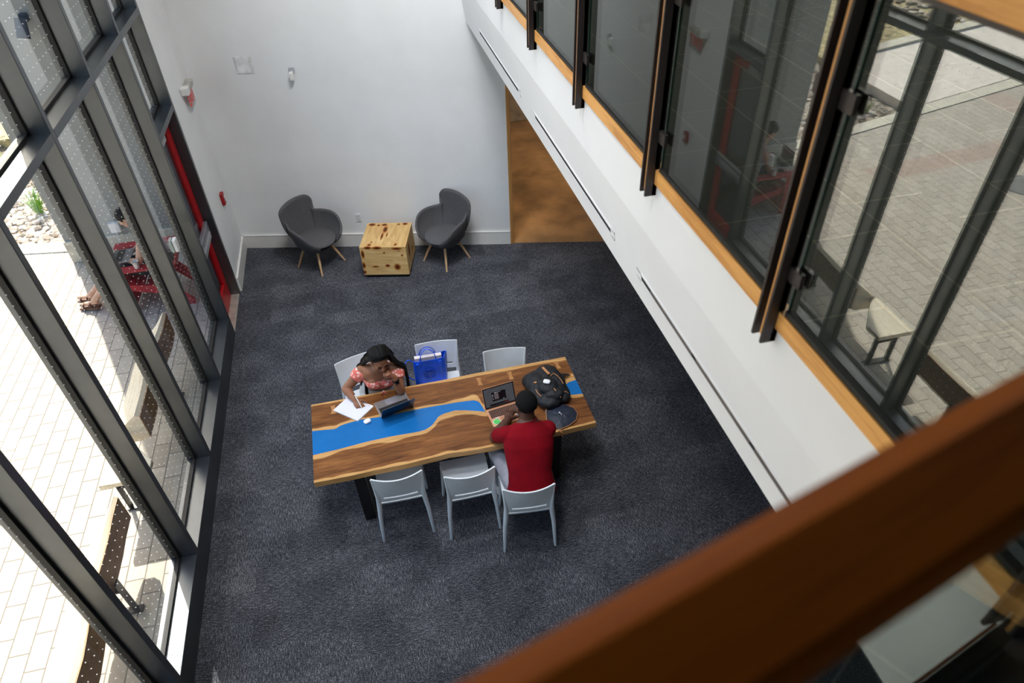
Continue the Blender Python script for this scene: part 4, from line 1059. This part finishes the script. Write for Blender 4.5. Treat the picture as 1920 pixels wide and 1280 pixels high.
# watch on the raised wrist
dW = (wrL - elL).normalized(); cW = elL.lerp(wrL, .80)
bm = bmesh.new(); cap(bm, cW - dW * .011, .0315, cW + dW * .011, .0305, 20, False); wb = obj('watch_band', bm, BLACK, W, 40, world=True)
bm = bmesh.new(); box(bm, (0, 0, 0), (.034, .012, .040), Matrix.Translation(cW + V((.010, -.032, 0))) @ frame(dW, (.3, -1, 0)), .004); obj('watch_face', bm, mat('watch_glass', (20, 22, 26), .12, .2), wb, world=True)
bm = bmesh.new(); ell(bm, MW @ V((-.078, .0, -.045)), (.005, .005, .006)); ell(bm, MW @ V((.078, .0, -.045)), (.005, .005, .006)); obj('earrings', bm, mat('pearl', (230, 226, 220), .2), W, True, world=True)
pn = thing('pen', 'slim white pen held in the writing hand', 'pen', (-.47, 4.33, .775))
bm = bmesh.new(); a, b = V((-.452, 4.292, .762)), V((-.498, 4.385, .865)); tube(bm, [a, a.lerp(b, .08), a.lerp(b, .1), b], [.001, .004, .0045, .0045], 8); obj('barrel', bm, PW, pn, True, world=True)
bm = bmesh.new(); tube(bm, [a.lerp(b, .93), a.lerp(b, 1.02)], .0052, 8); obj('cap', bm, KEYB, pn, world=True)

# --- person in the red shirt, seen from behind
Mn = thing('person', 'person in a dark red T-shirt and grey trousers seen from behind at the copper laptop', 'person', (.80, 3.33, 0))
MM = headframe((.842, 3.600, 1.155), (-.20, .86, -.46), (.02, .47, .88))
spM = [((.795, 3.255, .475), .160, .110), ((.795, 3.262, .53), .178, .125), ((.797, 3.285, .61), .172, .122), ((.80, 3.33, .70), .163, .115), ((.81, 3.385, .79), .178, .118), ((.82, 3.44, .875), .190, .122), ((.828, 3.49, .945), .186, .108), ((.834, 3.525, .99), .150, .085), ((.838, 3.55, 1.02), .090, .070), ((.842, 3.568, 1.05), .062, .060), ((.845, 3.585, 1.11), .057, .058)]
sL, eL, wL = V((.668, 3.520, .955)), V((.588, 3.660, .800)), V((.735, 3.815, .798))
sR, eR, wR = V((.992, 3.500, .950)), V((.985, 3.645, .800)), V((.895, 3.825, .798))
bm = bmesh.new(); loft(bm, spM, (1, -.10, 0)); add_head(bm, MM, 1.06)
for (s_, e_, w_) in ((sL, eL, wL), (sR, eR, wR)):
    cap(bm, s_, .062, e_, .046); cap(bm, e_, .046, e_.lerp(w_, .3), .045); cap(bm, e_.lerp(w_, .3), .045, w_, .029)
    cap(bm, (.83, 3.505, .965), .065, s_, .064)
add_hand(bm, wL, (.30, .8, -.02), (0, .1, -1), (1, 0, 0), (.35, .45, .35)); add_hand(bm, wR, (-.35, .8, -.02), (0, .1, -1), (-1, 0, 0), (.35, .45, .35))
leg(bm, (.705, 3.28, .535), (.610, 3.735, .55), (.625, 3.74, .09), (.09, .064, .058, .04), (.61, 3.90, .04)); leg(bm, (.890, 3.27, .535), (.955, 3.72, .55), (.95, 3.74, .09), (.09, .064, .058, .04), (.97, 3.90, .04))
fuse('body', bm, SKIN2, Mn, .0045, 5)
face_parts(Mn, MM, mat('dark_lips', (88, 50, 46), .4))
REDT = mat('dark_red_cotton', (124, 3, 20), .85, 0, .15, var=.06, scale=9, bump=.5, bscale=14)
bm = bmesh.new(); sp2 = [((.795, 3.262, .535), .188, .136), ((.796, 3.268, .57), .186, .136)] + spM[2:9]
loft(bm, sp2, (1, -.10, 0), inflate=.011)
for (s_, e_) in ((sL, eL), (sR, eR)):
    cap(bm, (.83, 3.505, .955), .072, s_, .068); cap(bm, s_, .068, s_.lerp(e_, .66), .062, 24, True); cap(bm, s_.lerp(e_, .5), .063, s_.lerp(e_, .74), .063, 24, False)
fuse('shirt', bm, REDT, Mn, .0065, 5)
bm = bmesh.new(); pts = [V((.842, 3.562, 1.030)) + V((.072 * math.cos(2 * PI * k / 24), .064 * math.sin(2 * PI * k / 24), .030 * math.sin(2 * PI * k / 24) * -1 + .004)) for k in range(24)]; tube(bm, pts, .006, 8, None, True); obj('collar', bm, REDT, Mn, True, world=True)
GREYT = mat('light_grey_trousers', (150, 150, 160), .8, 0, .2, var=.06, scale=14, bump=.4, bscale=22)
bm = bmesh.new(); loft(bm, spM, (1, -.1, 0), inflate=.010, i0=0, i1=3)
for (h_, k_, a_) in (((.705, 3.28, .535), (.610, 3.735, .55), (.625, 3.74, .09)), ((.890, 3.27, .535), (.955, 3.72, .55), (.95, 3.74, .09))): cap(bm, h_, .104, k_, .079); cap(bm, k_, .079, V(a_) + V((0, 0, .03)), .056)
fuse('trousers', bm, GREYT, Mn, .007, 4)
bm = bmesh.new(); lathe(bm, [(0, 0), (.030, 0), (.030, .002), (0, .002)], 20, Matrix.Translation((.541, 3.722, .596)) @ frame((-.85, -.15, .55)) @ Matrix.Diagonal((.8, 1.2, 1, 1))); pt = obj('printed_patch', bm, PW, Mn, world=True)
bm = bmesh.new(); lathe(bm, [(.008, .002), (.016, .002), (.016, .003), (.008, .003)], 16, Matrix.Translation((.541, 3.722, .596)) @ frame((-.85, -.15, .55)) @ Matrix.Diagonal((.8, 1.2, 1, 1))); obj('patch_ring', bm, mat('print_grey', (90, 90, 98), .7), pt, world=True)
for x in (.625, .955):
    bm = bmesh.new(); cap(bm, (x, 3.71, .045), .045, (x - .005, 3.87, .038), .038, flat=.85); box2(bm, (x - .045, 3.665, .001), (x + .035, 3.915, .02), bev=.008); obj('shoe', bm, PW, Mn, 50, world=True)
for x in (-.405, -.185):
    bm = bmesh.new(); cap(bm, (x, 4.29, .042), .038, (x - .005, 4.13, .032), .032, flat=.8); box2(bm, (x - .036, 4.09, .001), (x + .032, 4.325, .018), bev=.008); obj('shoe', bm, PW, W, 50, world=True)
bm = bmesh.new(); t = bmesh.new(); ell(t, (0, -.017, .032), (.084, .100, .092), u=36, v=24)
bmesh.ops.bisect_plane(t, geom=list(t.verts) + list(t.edges) + list(t.faces), plane_co=(0, .058, .035), plane_no=V((0, .75, -.45)), clear_outer=True)
bmesh.ops.bisect_plane(t, geom=list(t.verts) + list(t.edges) + list(t.faces), plane_co=(0, -.06, -.055), plane_no=V((0, .25, -1)), clear_outer=True)
bmesh.ops.holes_fill(t, edges=t.edges); t.transform(MM); merge(bm, t)
obj('hair', bm, mat('cropped_black_hair', (10, 10, 11), .8, 0, .2, var=.4, scale=200, bump=.6, bscale=300), Mn, 60, world=True, label='close cropped black hair')

# ------------------------------------------------------------------ outside
KL = [(-1.96, 9.13), (-4.18, 9.13), (-5.16, 9.30), (-9.8, 10.42), (-24, 14.2), (-60, 23.8)]
bm = bmesh.new(); prism(bm, KL + [(-60, -30), (-1.96, -30)], -.4, -.02); struct('ground', bm, PAVER, 'pale concrete paver plaza outside the facade', 'ground')
STUC = mat('grey_exterior_panel', (150, 151, 147), .7, var=.03, scale=3)
bm = bmesh.new(); box2(bm, (-4.15, 8.86, .30), (-2.15, 9.3, 7.0)); box2(bm, (-2.2, 8.86, .30), (-2.13, 9.3, 7.0)); struct('wall_outside', bm, STUC, 'grey panelled wing wall outside beside the red chair', 'wall')
bm = bmesh.new(); box2(bm, (-4.17, 8.83, -.02), (-2.14, 9.32, .30), bev=.01); struct('trim_4', bm, mat('pale_stone_plinth', (196, 190, 176), .7), 'pale stone plinth under the grey wing wall', 'plinth')
KN = [(-4.18, 9.13), (-5.16, 9.30), (-9.8, 10.42), (-24, 14.2)]; KF = [(-4.18, 9.40), (-5.25, 9.57), (-9.75, 10.70), (-24, 14.5)]
bm = bmesh.new(); prism(bm, KN + KF[::-1], -.4, -.005); struct('kerb', bm, mat('pale_concrete_kerb', (208, 200, 184), .8, var=.04), 'pale concrete kerb edging the planting bed', 'kerb')
SOIL = mat('dark_soil_mulch', (110, 94, 74), .95, var=.45, scale=22, bump=.8, bscale=40)
bm = bmesh.new(); prism(bm, [(-4.18, 9.40), (-5.25, 9.57), (-7.24, 10.08), (-7.24, 13.6), (-1.9, 13.6), (-1.9, 9.4)], -.4, -.17); struct('ground_planting_bed', bm, SOIL, 'soil of the planting bed behind the kerb', 'ground')
SLABM = mat('pale_poured_concrete', (226, 214, 204), .75, var=.06, scale=5)
bm = bmesh.new(); prism(bm, [(-7.25, 10.08), (-9.75, 10.72), (-24, 14.52), (-24, 16.6), (-9.9, 13.2), (-7.25, 12.5)], -.4, .0, bev=.004); struct('path', bm, SLABM, 'raised pale concrete path beyond the planting bed', 'path')
bm = bmesh.new(); prism(bm, [(-7.25, 12.5), (-9.9, 13.2), (-24, 16.6), (-24, 16.9), (-9.9, 13.5), (-7.25, 12.8)], -.4, .05); struct('kerb_far', bm, mat('pale_concrete_kerb', (208, 200, 184), .8), 'far concrete kerb behind the raised path', 'kerb')
bm = bmesh.new(); prism(bm, [(-7.25, 12.8), (-9.9, 13.5), (-24, 16.9), (-24, 40), (-4, 40), (-4, 13.6), (-7.25, 13.6)], -.4, -.02); struct('ground_far_bed', bm, mat('dry_grass_mulch', (160, 146, 106), .95, var=.4, scale=9, bump=.8, bscale=30), 'dry mulch bed behind the far kerb', 'ground')
def stones(name, n, area, label, s0, s1, seed, col, z0):
    r_ = random.Random(seed); bm = bmesh.new(); t0 = bmesh.new(); bmesh.ops.create_icosphere(t0, subdivisions=1, radius=1); base = [v.co.copy() for v in t0.verts]; fc = [[v.index for v in f.verts] for f in t0.faces]; t0.free()
    for _ in range(n):
        x, y = area(r_)
        s = r_.uniform(s0, s1); M_ = Matrix.Translation((x, y, z0 + s * .25)) @ Matrix.Rotation(r_.uniform(0, 6.3), 4, 'Z') @ Matrix.Diagonal((s * r_.uniform(.8, 1.4), s * r_.uniform(.6, 1), s * r_.uniform(.35, .6), 1))
        vs = [bm.verts.new(M_ @ (b * r_.uniform(.85, 1.15))) for b in base]
        for f in fc: bm.faces.new([vs[i] for i in f])
    return single(name, bm, col, label, 'gravel', kind='stuff')
def stone_mat():
    t = NT('river_stone'); g = t.add('NewGeometry'); c = t.ramp(g.outputs['Random Per Island'], [(0, (126, 112, 98)), (.35, (168, 150, 132)), (.7, (196, 182, 166)), (1, (224, 216, 208))]); t.bsdf(c, .8, 0, .3); return t.m
STM = stone_mat()
def area_a(r_):
    while True:
        x = r_.uniform(-7.15, -4.2); y = r_.uniform(9.45, 13.0)
        if y > 9.50 + .25 * (-5.0 - x) * (1 if x < -5 else .3) + .06: return x, y
stones('gravel', 3600, area_a, 'brown and white river stones filling the planting bed', .03, .075, 5, STM, -.17)
stones('gravel', 700, lambda r_: (r_.uniform(-15, -10), r_.uniform(14.0, 18.5)), 'dark stones scattered over the far mulch bed', .05, .14, 6, STM, -.02)
GRASS = mat('fresh_green_blades', (104, 150, 48), .6, var=.25, scale=20)
def tuft(x, y, n, h, seed, label):
    r_ = random.Random(seed); bm = bmesh.new()
    for _ in range(n):
        a = r_.uniform(0, 6.28); l = h * r_.uniform(.6, 1.1); o = r_.uniform(.25, .8); b = r_.uniform(0, .06)
        p0 = V((math.cos(a) * b, math.sin(a) * b, 0)); p1 = p0 + V((math.cos(a) * o * l * .4, math.sin(a) * o * l * .4, l * .7)); p2 = p0 + V((math.cos(a) * o * l, math.sin(a) * o * l, l * .85))
        tube(bm, [p0, p1, p2], [.006, .005, .001], 4, None, False, .4)
    return single('grass_clump', bm, GRASS, label, 'grass', 'green clumps in the planting bed', loc=(x, y, -.16))
tuft(-5.15, 10.72, 70, .42, 1, 'largest green grass clump in the stones, seen through the facade')
tuft(-6.6, 10.45, 40, .25, 2, 'low green clump at the kerb beside the raised path')
tuft(-6.35, 11.2, 40, .30, 3, 'green clump in the middle of the stones')
tuft(-5.45, 9.95, 24, .18, 4, 'small green sprig among the stones near the kerb')
tuft(-6.0, 12.2, 50, .40, 5, 'tall green clump at the back of the stone bed')
sh = thing('bare_shrub', 'leafless twiggy shrub at the end of the raised path', 'shrub', (-6.95, 11.75, -.17))
bm = bmesh.new(); r_ = random.Random(11)
for _ in range(16):
    a = r_.uniform(0, 6.28); l = r_.uniform(.7, 1.3); p = V((0, 0, 0)); pts = [p.copy()]
    d_ = V((math.cos(a) * .35, math.sin(a) * .35, 1)).normalized()
    for q in range(6):
        d_ = (d_ + V((r_.uniform(-.15, .15), r_.uniform(-.15, .15), .02)) + V((math.cos(a), math.sin(a), 0)) * .05).normalized(); p = p + d_ * l / 6; pts.append(p.copy())
    tube(bm, pts, [.007 - .001 * i for i in range(7)], 5)
obj('twigs', bm, mat('grey_bark', (92, 78, 66), .8), sh)
single('manhole_cover', lathe(bmesh.new(), [(0, -.02), (.33, -.02), (.33, -.012), (.30, -.010), (0, -.010)], 32), mat('iron_cover', (96, 96, 98), .6, .3), 'round grey manhole cover in the paving', 'manhole cover', loc=(-6.95, 7.15, 0), smooth=40)

# slab benches along the facade
BENCH = wood('oiled_bench_timber', (196, 176, 146), (232, 218, 194), 'Y', 1.8, .6)
BARK = wood('brown_slab_edge', (128, 92, 60), (172, 130, 90), 'Y', 2.2, .6)
class P3:
    def __init__(s, c): s.co = V(c)
def bench(name, label, yA, yB, seat, x0=-2.72):
    r = thing('slab_bench', label, 'bench', (x0 + .16, (yA + yB) / 2, 0), group='timber benches along the facade')
    bm = bmesh.new(); t = bmesh.new()
    prof = [(0, .40), (.015, .43), (.25, .62), (.285, .60), (.285, .33), (.24, .30), (.06, .30)]
    ns = 14; rings = []
    for i in range(ns + 1):
        y = yA + (yB - yA) * i / ns; f = i / ns; wv = .016 * math.sin(3.1 * y) + .01 * math.sin(7.3 * y + 1)
        sc_ = 1 - .45 * sstep(.8, 1, f); rings.append([t.verts.new((x0 + .28 - (.28 - px) * sc_ + wv * (1 if px > .2 else 0), y, pz)) for px, pz in prof])
    for a, b in zip(rings, rings[1:]):
        for k in range(len(prof)): t.faces.new((a[k], a[(k + 1) % len(prof)], b[(k + 1) % len(prof)], b[k]))
    t.faces.new(rings[0][::-1]); t.faces.new(rings[-1]); bmesh.ops.recalc_face_normals(t, faces=t.faces)
    RC = [[P3(q.co) for q in r2] for r2 in rings]; merge(bm, t)
    obj('slab', bm, BENCH, r, 30, world=True)
    bm = bmesh.new(); t = bmesh.new(); A = [[t.verts.new((q.co.x + e, q.co.y, q.co.z)) for q in (r2[3], r2[4])] for r2 in RC for e in (.001, .009)]
    for i in range(0, len(A) - 2, 2):
        a0, a1, b0, b1 = A[i], A[i + 1], A[i + 2], A[i + 3]
        t.faces.new((a1[0], b1[0], b1[1], a1[1])); t.faces.new((a0[0], a0[1], b0[1], b0[0])); t.faces.new((a0[0], b0[0], b1[0], a1[0])); t.faces.new((a0[1], a1[1], b1[1], b0[1]))
    t.faces.new((A[0][0], A[1][0], A[1][1], A[0][1])); t.faces.new((A[-2][0], A[-2][1], A[-1][1], A[-1][0])); bmesh.ops.recalc_face_normals(t, faces=t.faces); merge(bm, t); obj('bark_edge', bm, BARK, r, world=True, label='brown edge of the slab facing the glass')
    if seat:
        bm = bmesh.new(); prism(bm, [(x0 + .05, yA - .02), (x0 + .07, yA + .003), (x0 + .40, yA - .40), (x0 + .40, yA - .60), (x0, yA - .60), (x0, yA - .01)], .39, .44, bev=.008); obj('seat', bm, BENCH, r, world=True)
    y0 = yA - (.5 if seat else -.35)
    for y in (y0, yB - .65):
        bm = bmesh.new(); box2(bm, (x0 + .06, y - .03, -.018), (x0 + .36, y + .03, .0)); box2(bm, (x0 + .30, y - .03, 0), (x0 + .315, y + .03, .39)); box2(bm, (x0 + .08, y - .03, 0), (x0 + .095, y + .03, .39)); box2(bm, (x0 + .08, y - .03, .285), (x0 + .31, y + .03, .30)); obj('leg', bm, BLACK, r, world=True)
    return r
bench('b', 'timber slab bench outside with a flat seat end, nearest the red chair', 4.87, 6.42, True)
bench('b', 'sunlit timber slab bench outside, nearest the viewer', 1.3, 3.97, False)

# red garden chair with someone in it
REDW = mat('red_garden_chair_paint', (178, 30, 44), .5, var=.06)
gc = thing('garden_chair', 'red slatted garden chair outside against the grey wall', 'garden chair', (-2.85, 7.72, -.02))
bm = bmesh.new()
for k in range(6):
    x = -3.18 + k * .095; z = .37 - .022 * k; box2(bm, (x, 7.47, z), (x + .085, 7.97, z + .02), bev=.003)
obj('seat', bm, REDW, gc, world=True)
for k in range(5):
    y = 7.50 + k * .095; bm = bmesh.new(); M_ = Matrix.Translation((-2.63, y + .04, .26)) @ Matrix.Rotation(math.radians(24), 4, 'Y'); box(bm, (0, 0, .34 + .02 * (2 - abs(k - 2))), (.02, .085, .68 + .04 * (2 - abs(k - 2))), M_, .003); obj('back_slat', bm, REDW, gc, world=True)
for y in (7.42, 8.0):
    bm = bmesh.new(); box2(bm, (-3.25, y - .06, .58), (-2.50, y + .06, .605), bev=.004); obj('armrest', bm, REDW, gc, world=True)
    bm = bmesh.new(); box2(bm, (-3.20, y + .0 - .012, -.02), (-3.10, y + .012, .58), bev=.003); obj('leg', bm, REDW, gc, world=True)
    bm = bmesh.new(); t = bmesh.new(); prism(bm, [(-3.10, .30), (-3.10, .38), (-2.60, .28), (-2.42, .06), (-2.42, -.02), (-2.52, -.02), (-2.68, .17)], -.012, .012, Matrix.Translation((0, y + (.03 if y < 7.7 else -.03), 0)) @ Matrix.Rotation(PI / 2, 4, 'X')); t.free(); obj('leg', bm, REDW, gc, world=True)
bm = bmesh.new(); box2(bm, (-3.14, 7.45, .0), (-3.12, 7.99, .33), bev=.003); obj('front_board', bm, REDW, gc, world=True)
pr = thing('person', 'person with black hair and brown sandals sitting in the red garden chair outside', 'person', (-2.8, 7.72, 0))
MO = headframe((-2.88, 7.70, 1.12), (-.80, .0, -.55), (-.5, 0, .85))
spO = [((-2.68, 7.72, .40), .16, .11), ((-2.68, 7.72, .48), .165, .115), ((-2.69, 7.72, .60), .14, .10), ((-2.72, 7.72, .72), .15, .105), ((-2.76, 7.72, .84), .17, .10), ((-2.79, 7.72, .92), .12, .075), ((-2.805, 7.715, .95), .055, .055), ((-2.84, 7.705, 1.04), .048, .048)]
bm = bmesh.new(); loft(bm, spO, (0, 1, 0)); add_head(bm, MO)
for sy in (-1, 1):
    s_ = V((-2.77, 7.72 + sy * .17, .87)); e_ = V((-2.86, 7.72 + sy * .23, .64)); w2 = V((-3.02, 7.72 + sy * .10, .60)); cap(bm, s_, .05, e_, .04); cap(bm, e_, .04, w2, .026); cap(bm, (-2.78, 7.72, .88), .055, s_, .052)
    add_hand(bm, w2, (-.8, -sy * .3, -.1), (0, 0, -1), (0, -sy, 0), (.3, .4, .3), .92)
leg(bm, (-2.72, 7.64, .44), (-3.17, 7.60, .52), (-3.60, 7.63, .11), foot=(-3.76, 7.68, .05)); leg(bm, (-2.72, 7.80, .44), (-3.17, 7.75, .52), (-3.66, 7.76, .12), foot=(-3.84, 7.84, .06))
fuse('body', bm, mat('light_skin', (206, 160, 134), .5, var=.05), pr, .006, 4)
bm = bmesh.new(); loft(bm, spO, (0, 1, 0), inflate=.014, i0=2, i1=6); fuse('shirt', bm, mat('blue_grey_cotton', (132, 146, 176), .85, var=.1), pr, .009, 3)
bm = bmesh.new(); loft(bm, spO, (0, 1, 0), inflate=.012, i0=0, i1=3)
for y0, y1 in ((7.64, 7.60), (7.80, 7.75)): cap(bm, (-2.72, y0, .44), .096, (-3.10, y1, .51), .072)
fuse('shorts', bm, mat('black_cotton', (22, 22, 26), .85), pr, .009, 3)
bm = bmesh.new(); ell(bm, (0, -.022, .030), (.085, .100, .090)); ell(bm, (0, -.08, -.05), (.07, .05, .11)); bm.transform(MO); fuse('hair', bm, HAIRM, pr, .008, 3)
SAND = mat('brown_cork_sandal', (112, 74, 54), .7)
for (a_, f_) in (((-3.60, 7.63, .11), (-3.80, 7.69, .045)), ((-3.66, 7.76, .12), (-3.88, 7.86, .055))):
    d_ = V(f_) - V(a_); d_.z *= .3; d_.normalize(); c_ = V(a_) + d_ * .085 + V((0, 0, -.092)); M_ = Matrix.Translation(c_) @ frame(d_, (0, 0, 1))
    bm = bmesh.new(); box(bm, (0, 0, 0), (.09, .024, .255), M_, .010); tube(bm, [M_ @ V((x, y, .05)) for x, y in ((-.048, .0), (-.042, .055), (0, .075), (.042, .055), (.048, .0))], .012, 8, None, False, .5); tube(bm, [M_ @ V((x, y, -.05)) for x, y in ((-.045, .0), (-.038, .075), (0, .09), (.038, .075), (.045, .0))], .010, 8, None, False, .5); obj('sandal', bm, SAND, pr, 50, world=True)
ol = thing('laptop', 'grey laptop on the lap of the person outside', 'laptop', (-3.05, 7.70, .60))
bm = bmesh.new(); box2(bm, (-3.20, 7.55, .618), (-2.98, 7.85, .634), bev=.004); obj('base', bm, GREYAL, ol, world=True)
bm = bmesh.new(); box(bm, (-3.225, 7.70, .725), (.008, .30, .20), None, .003); obj('lid', bm, GREYAL, ol, world=True)
bm = bmesh.new(); box2(bm, (-3.15, 7.57, .634), (-3.07, 7.83, .637)); obj('keyboard', bm, KEYB, ol, world=True)
cp = thing('paper_cup', 'white paper cup tipped on the near armrest of the red chair', 'cup', (-2.88, 7.42, .605))
bm = bmesh.new(); lathe(bm, [(.026, 0), (.028, .0), (.036, .085), (.038, .087), (.034, .085), (.025, .004)], 20); obj('cup', bm, PW, cp, 40)
ob = thing('outlet_box', 'white outdoor outlet box with a cable on the grey wing wall', 'outlet', (-3.46, 8.86, .42))
bm = bmesh.new(); box2(bm, (-3.53, 8.79, .36), (-3.40, 8.859, .50), bev=.012); obj('cover', bm, PW, ob, world=True)
bm = bmesh.new(); tube(bm, [(-3.46, 8.80, .37), (-3.46, 8.74, .28), (-3.42, 8.66, .10), (-3.36, 8.55, .0), (-3.2, 8.4, -.012)], .006, 6); obj('cable', bm, PW, ob, True, world=True)
sl = thing('wall_spotlight', 'grey cylindrical spotlight fixed to the grey wing wall', 'spotlight', (-3.39, 8.86, 2.95))
bm = bmesh.new(); box2(bm, (-3.43, 8.79, 2.98), (-3.35, 8.859, 3.06), bev=.008); obj('mount', bm, mat('blue_grey_metal', (52, 64, 80), .4, .4), sl, world=True)
bm = bmesh.new(); cap(bm, (-3.39, 8.72, 3.04), .055, (-3.42, 8.66, 2.85), .066, 24, False); obj('housing', bm, mat('blue_grey_metal', (52, 64, 80), .4, .4), sl, 40, world=True)
bm = bmesh.new(); cap(bm, (-3.42, 8.66, 2.852), .060, (-3.4215, 8.657, 2.843), .060, 24, False); obj('lens', bm, PW, sl, 40, world=True)

# ------------------------------------------------------------------ daylight, lamps and added fill lights
hl = bpy.data.lights.new('hallway_lamp', 'AREA'); hl.energy = 26; hl.size = .8; hl.color = (1, .80, .55)
ho = bpy.data.objects.new('hallway_lamp', hl); COL.objects.link(ho); ho.location = (2.4, 9.6, 2.68)
AZ = V((.368, -.930, 0)).normalized(); EL = math.radians(38)
sun = bpy.data.lights.new('sun', 'SUN'); sun.energy = 15; sun.angle = math.radians(.6); sun.color = (1, .95, .88)
l = bpy.data.lights.new('balcony_fill', 'AREA'); l.energy = 40; l.size = .6; l.color = (1, .95, .86)  # added fill light to brighten the balcony tiles behind the glass
o = bpy.data.objects.new('balcony_fill', l); COL.objects.link(o); o.location = (3.2, 3.6, 6.25)
for i, y in enumerate((1.5, 4.2, 6.2)):
    l = bpy.data.lights.new('soffit_lamp', 'AREA'); l.energy = 15; l.size = .3; l.color = (1, .78, .52)
    o = bpy.data.objects.new('soffit_lamp', l); COL.objects.link(o); o.location = (2.0, y, 2.855)
so = bpy.data.objects.new('sun', sun); COL.objects.link(so)
dv = AZ * math.cos(EL) + V((0, 0, -math.sin(EL))); so.rotation_euler = dv.to_track_quat('-Z', 'Y').to_euler(); so.location = (-20, 30, 25)
wd = bpy.data.worlds.new('sky'); sc.world = wd; wd.use_nodes = True
nt = wd.node_tree; bg = nt.nodes['Background']
sk = nt.nodes.new('ShaderNodeTexSky'); sk.sky_type = 'NISHITA'; sk.sun_disc = False; sk.sun_elevation = EL
sk.sun_rotation = math.atan2(-AZ.x, -AZ.y); sk.air_density = 1.2; sk.dust_density = 3.0; sk.ozone_density = 1.0
hs = nt.nodes.new('ShaderNodeHueSaturation'); hs.inputs['Saturation'].default_value = 1.05
nt.links.new(sk.outputs[0], hs.inputs['Color']); nt.links.new(hs.outputs[0], bg.inputs[0]); bg.inputs[1].default_value = .5
for (x, y, tg, e, an) in ((0, 3.2, (.2, 4.2, .7), 135, 74), (-.2, 1.75, (.25, 3.5, .6), 105, 70), (-.5, 4.4, (-.35, 5.2, 0), 120, 78), (.7, 4.6, (.6, 5.4, 0), 120, 78), (.15, 5.0, (.15, 8.1, 2.2), 170, 84), (.8, 5.2, (.95, 7.9, 2.5), 130, 84)):
    l = bpy.data.lights.new('fill_spot', 'SPOT'); l.energy = e * 1.85; l.spot_size = math.radians(an); l.spot_blend = 1; l.shadow_soft_size = .3; l.color = (.93, .965, 1)  # added fill spots without fixtures, brightening the table, chairs and back wall
    o = bpy.data.objects.new('fill_spot', l); COL.objects.link(o); o.location = (x, y, 6.15); o.rotation_euler = (V(tg) - o.location).to_track_quat('-Z', 'Y').to_euler()
sc.view_settings.view_transform = 'Standard'; sc.view_settings.look = 'None'; sc.view_settings.gamma = 1; sc.view_settings.use_curve_mapping = False
sc.view_settings.exposure = 0.2
sc.cycles.max_bounces = 10; sc.cycles.diffuse_bounces = 6; sc.cycles.glossy_bounces = 5; sc.cycles.transparent_max_bounces = 24; sc.cycles.transmission_bounces = 6
sc.cycles.sample_clamp_indirect = 6; sc.cycles.use_denoising = True; sc.cycles.caustics_reflective = False; sc.cycles.caustics_refractive = False
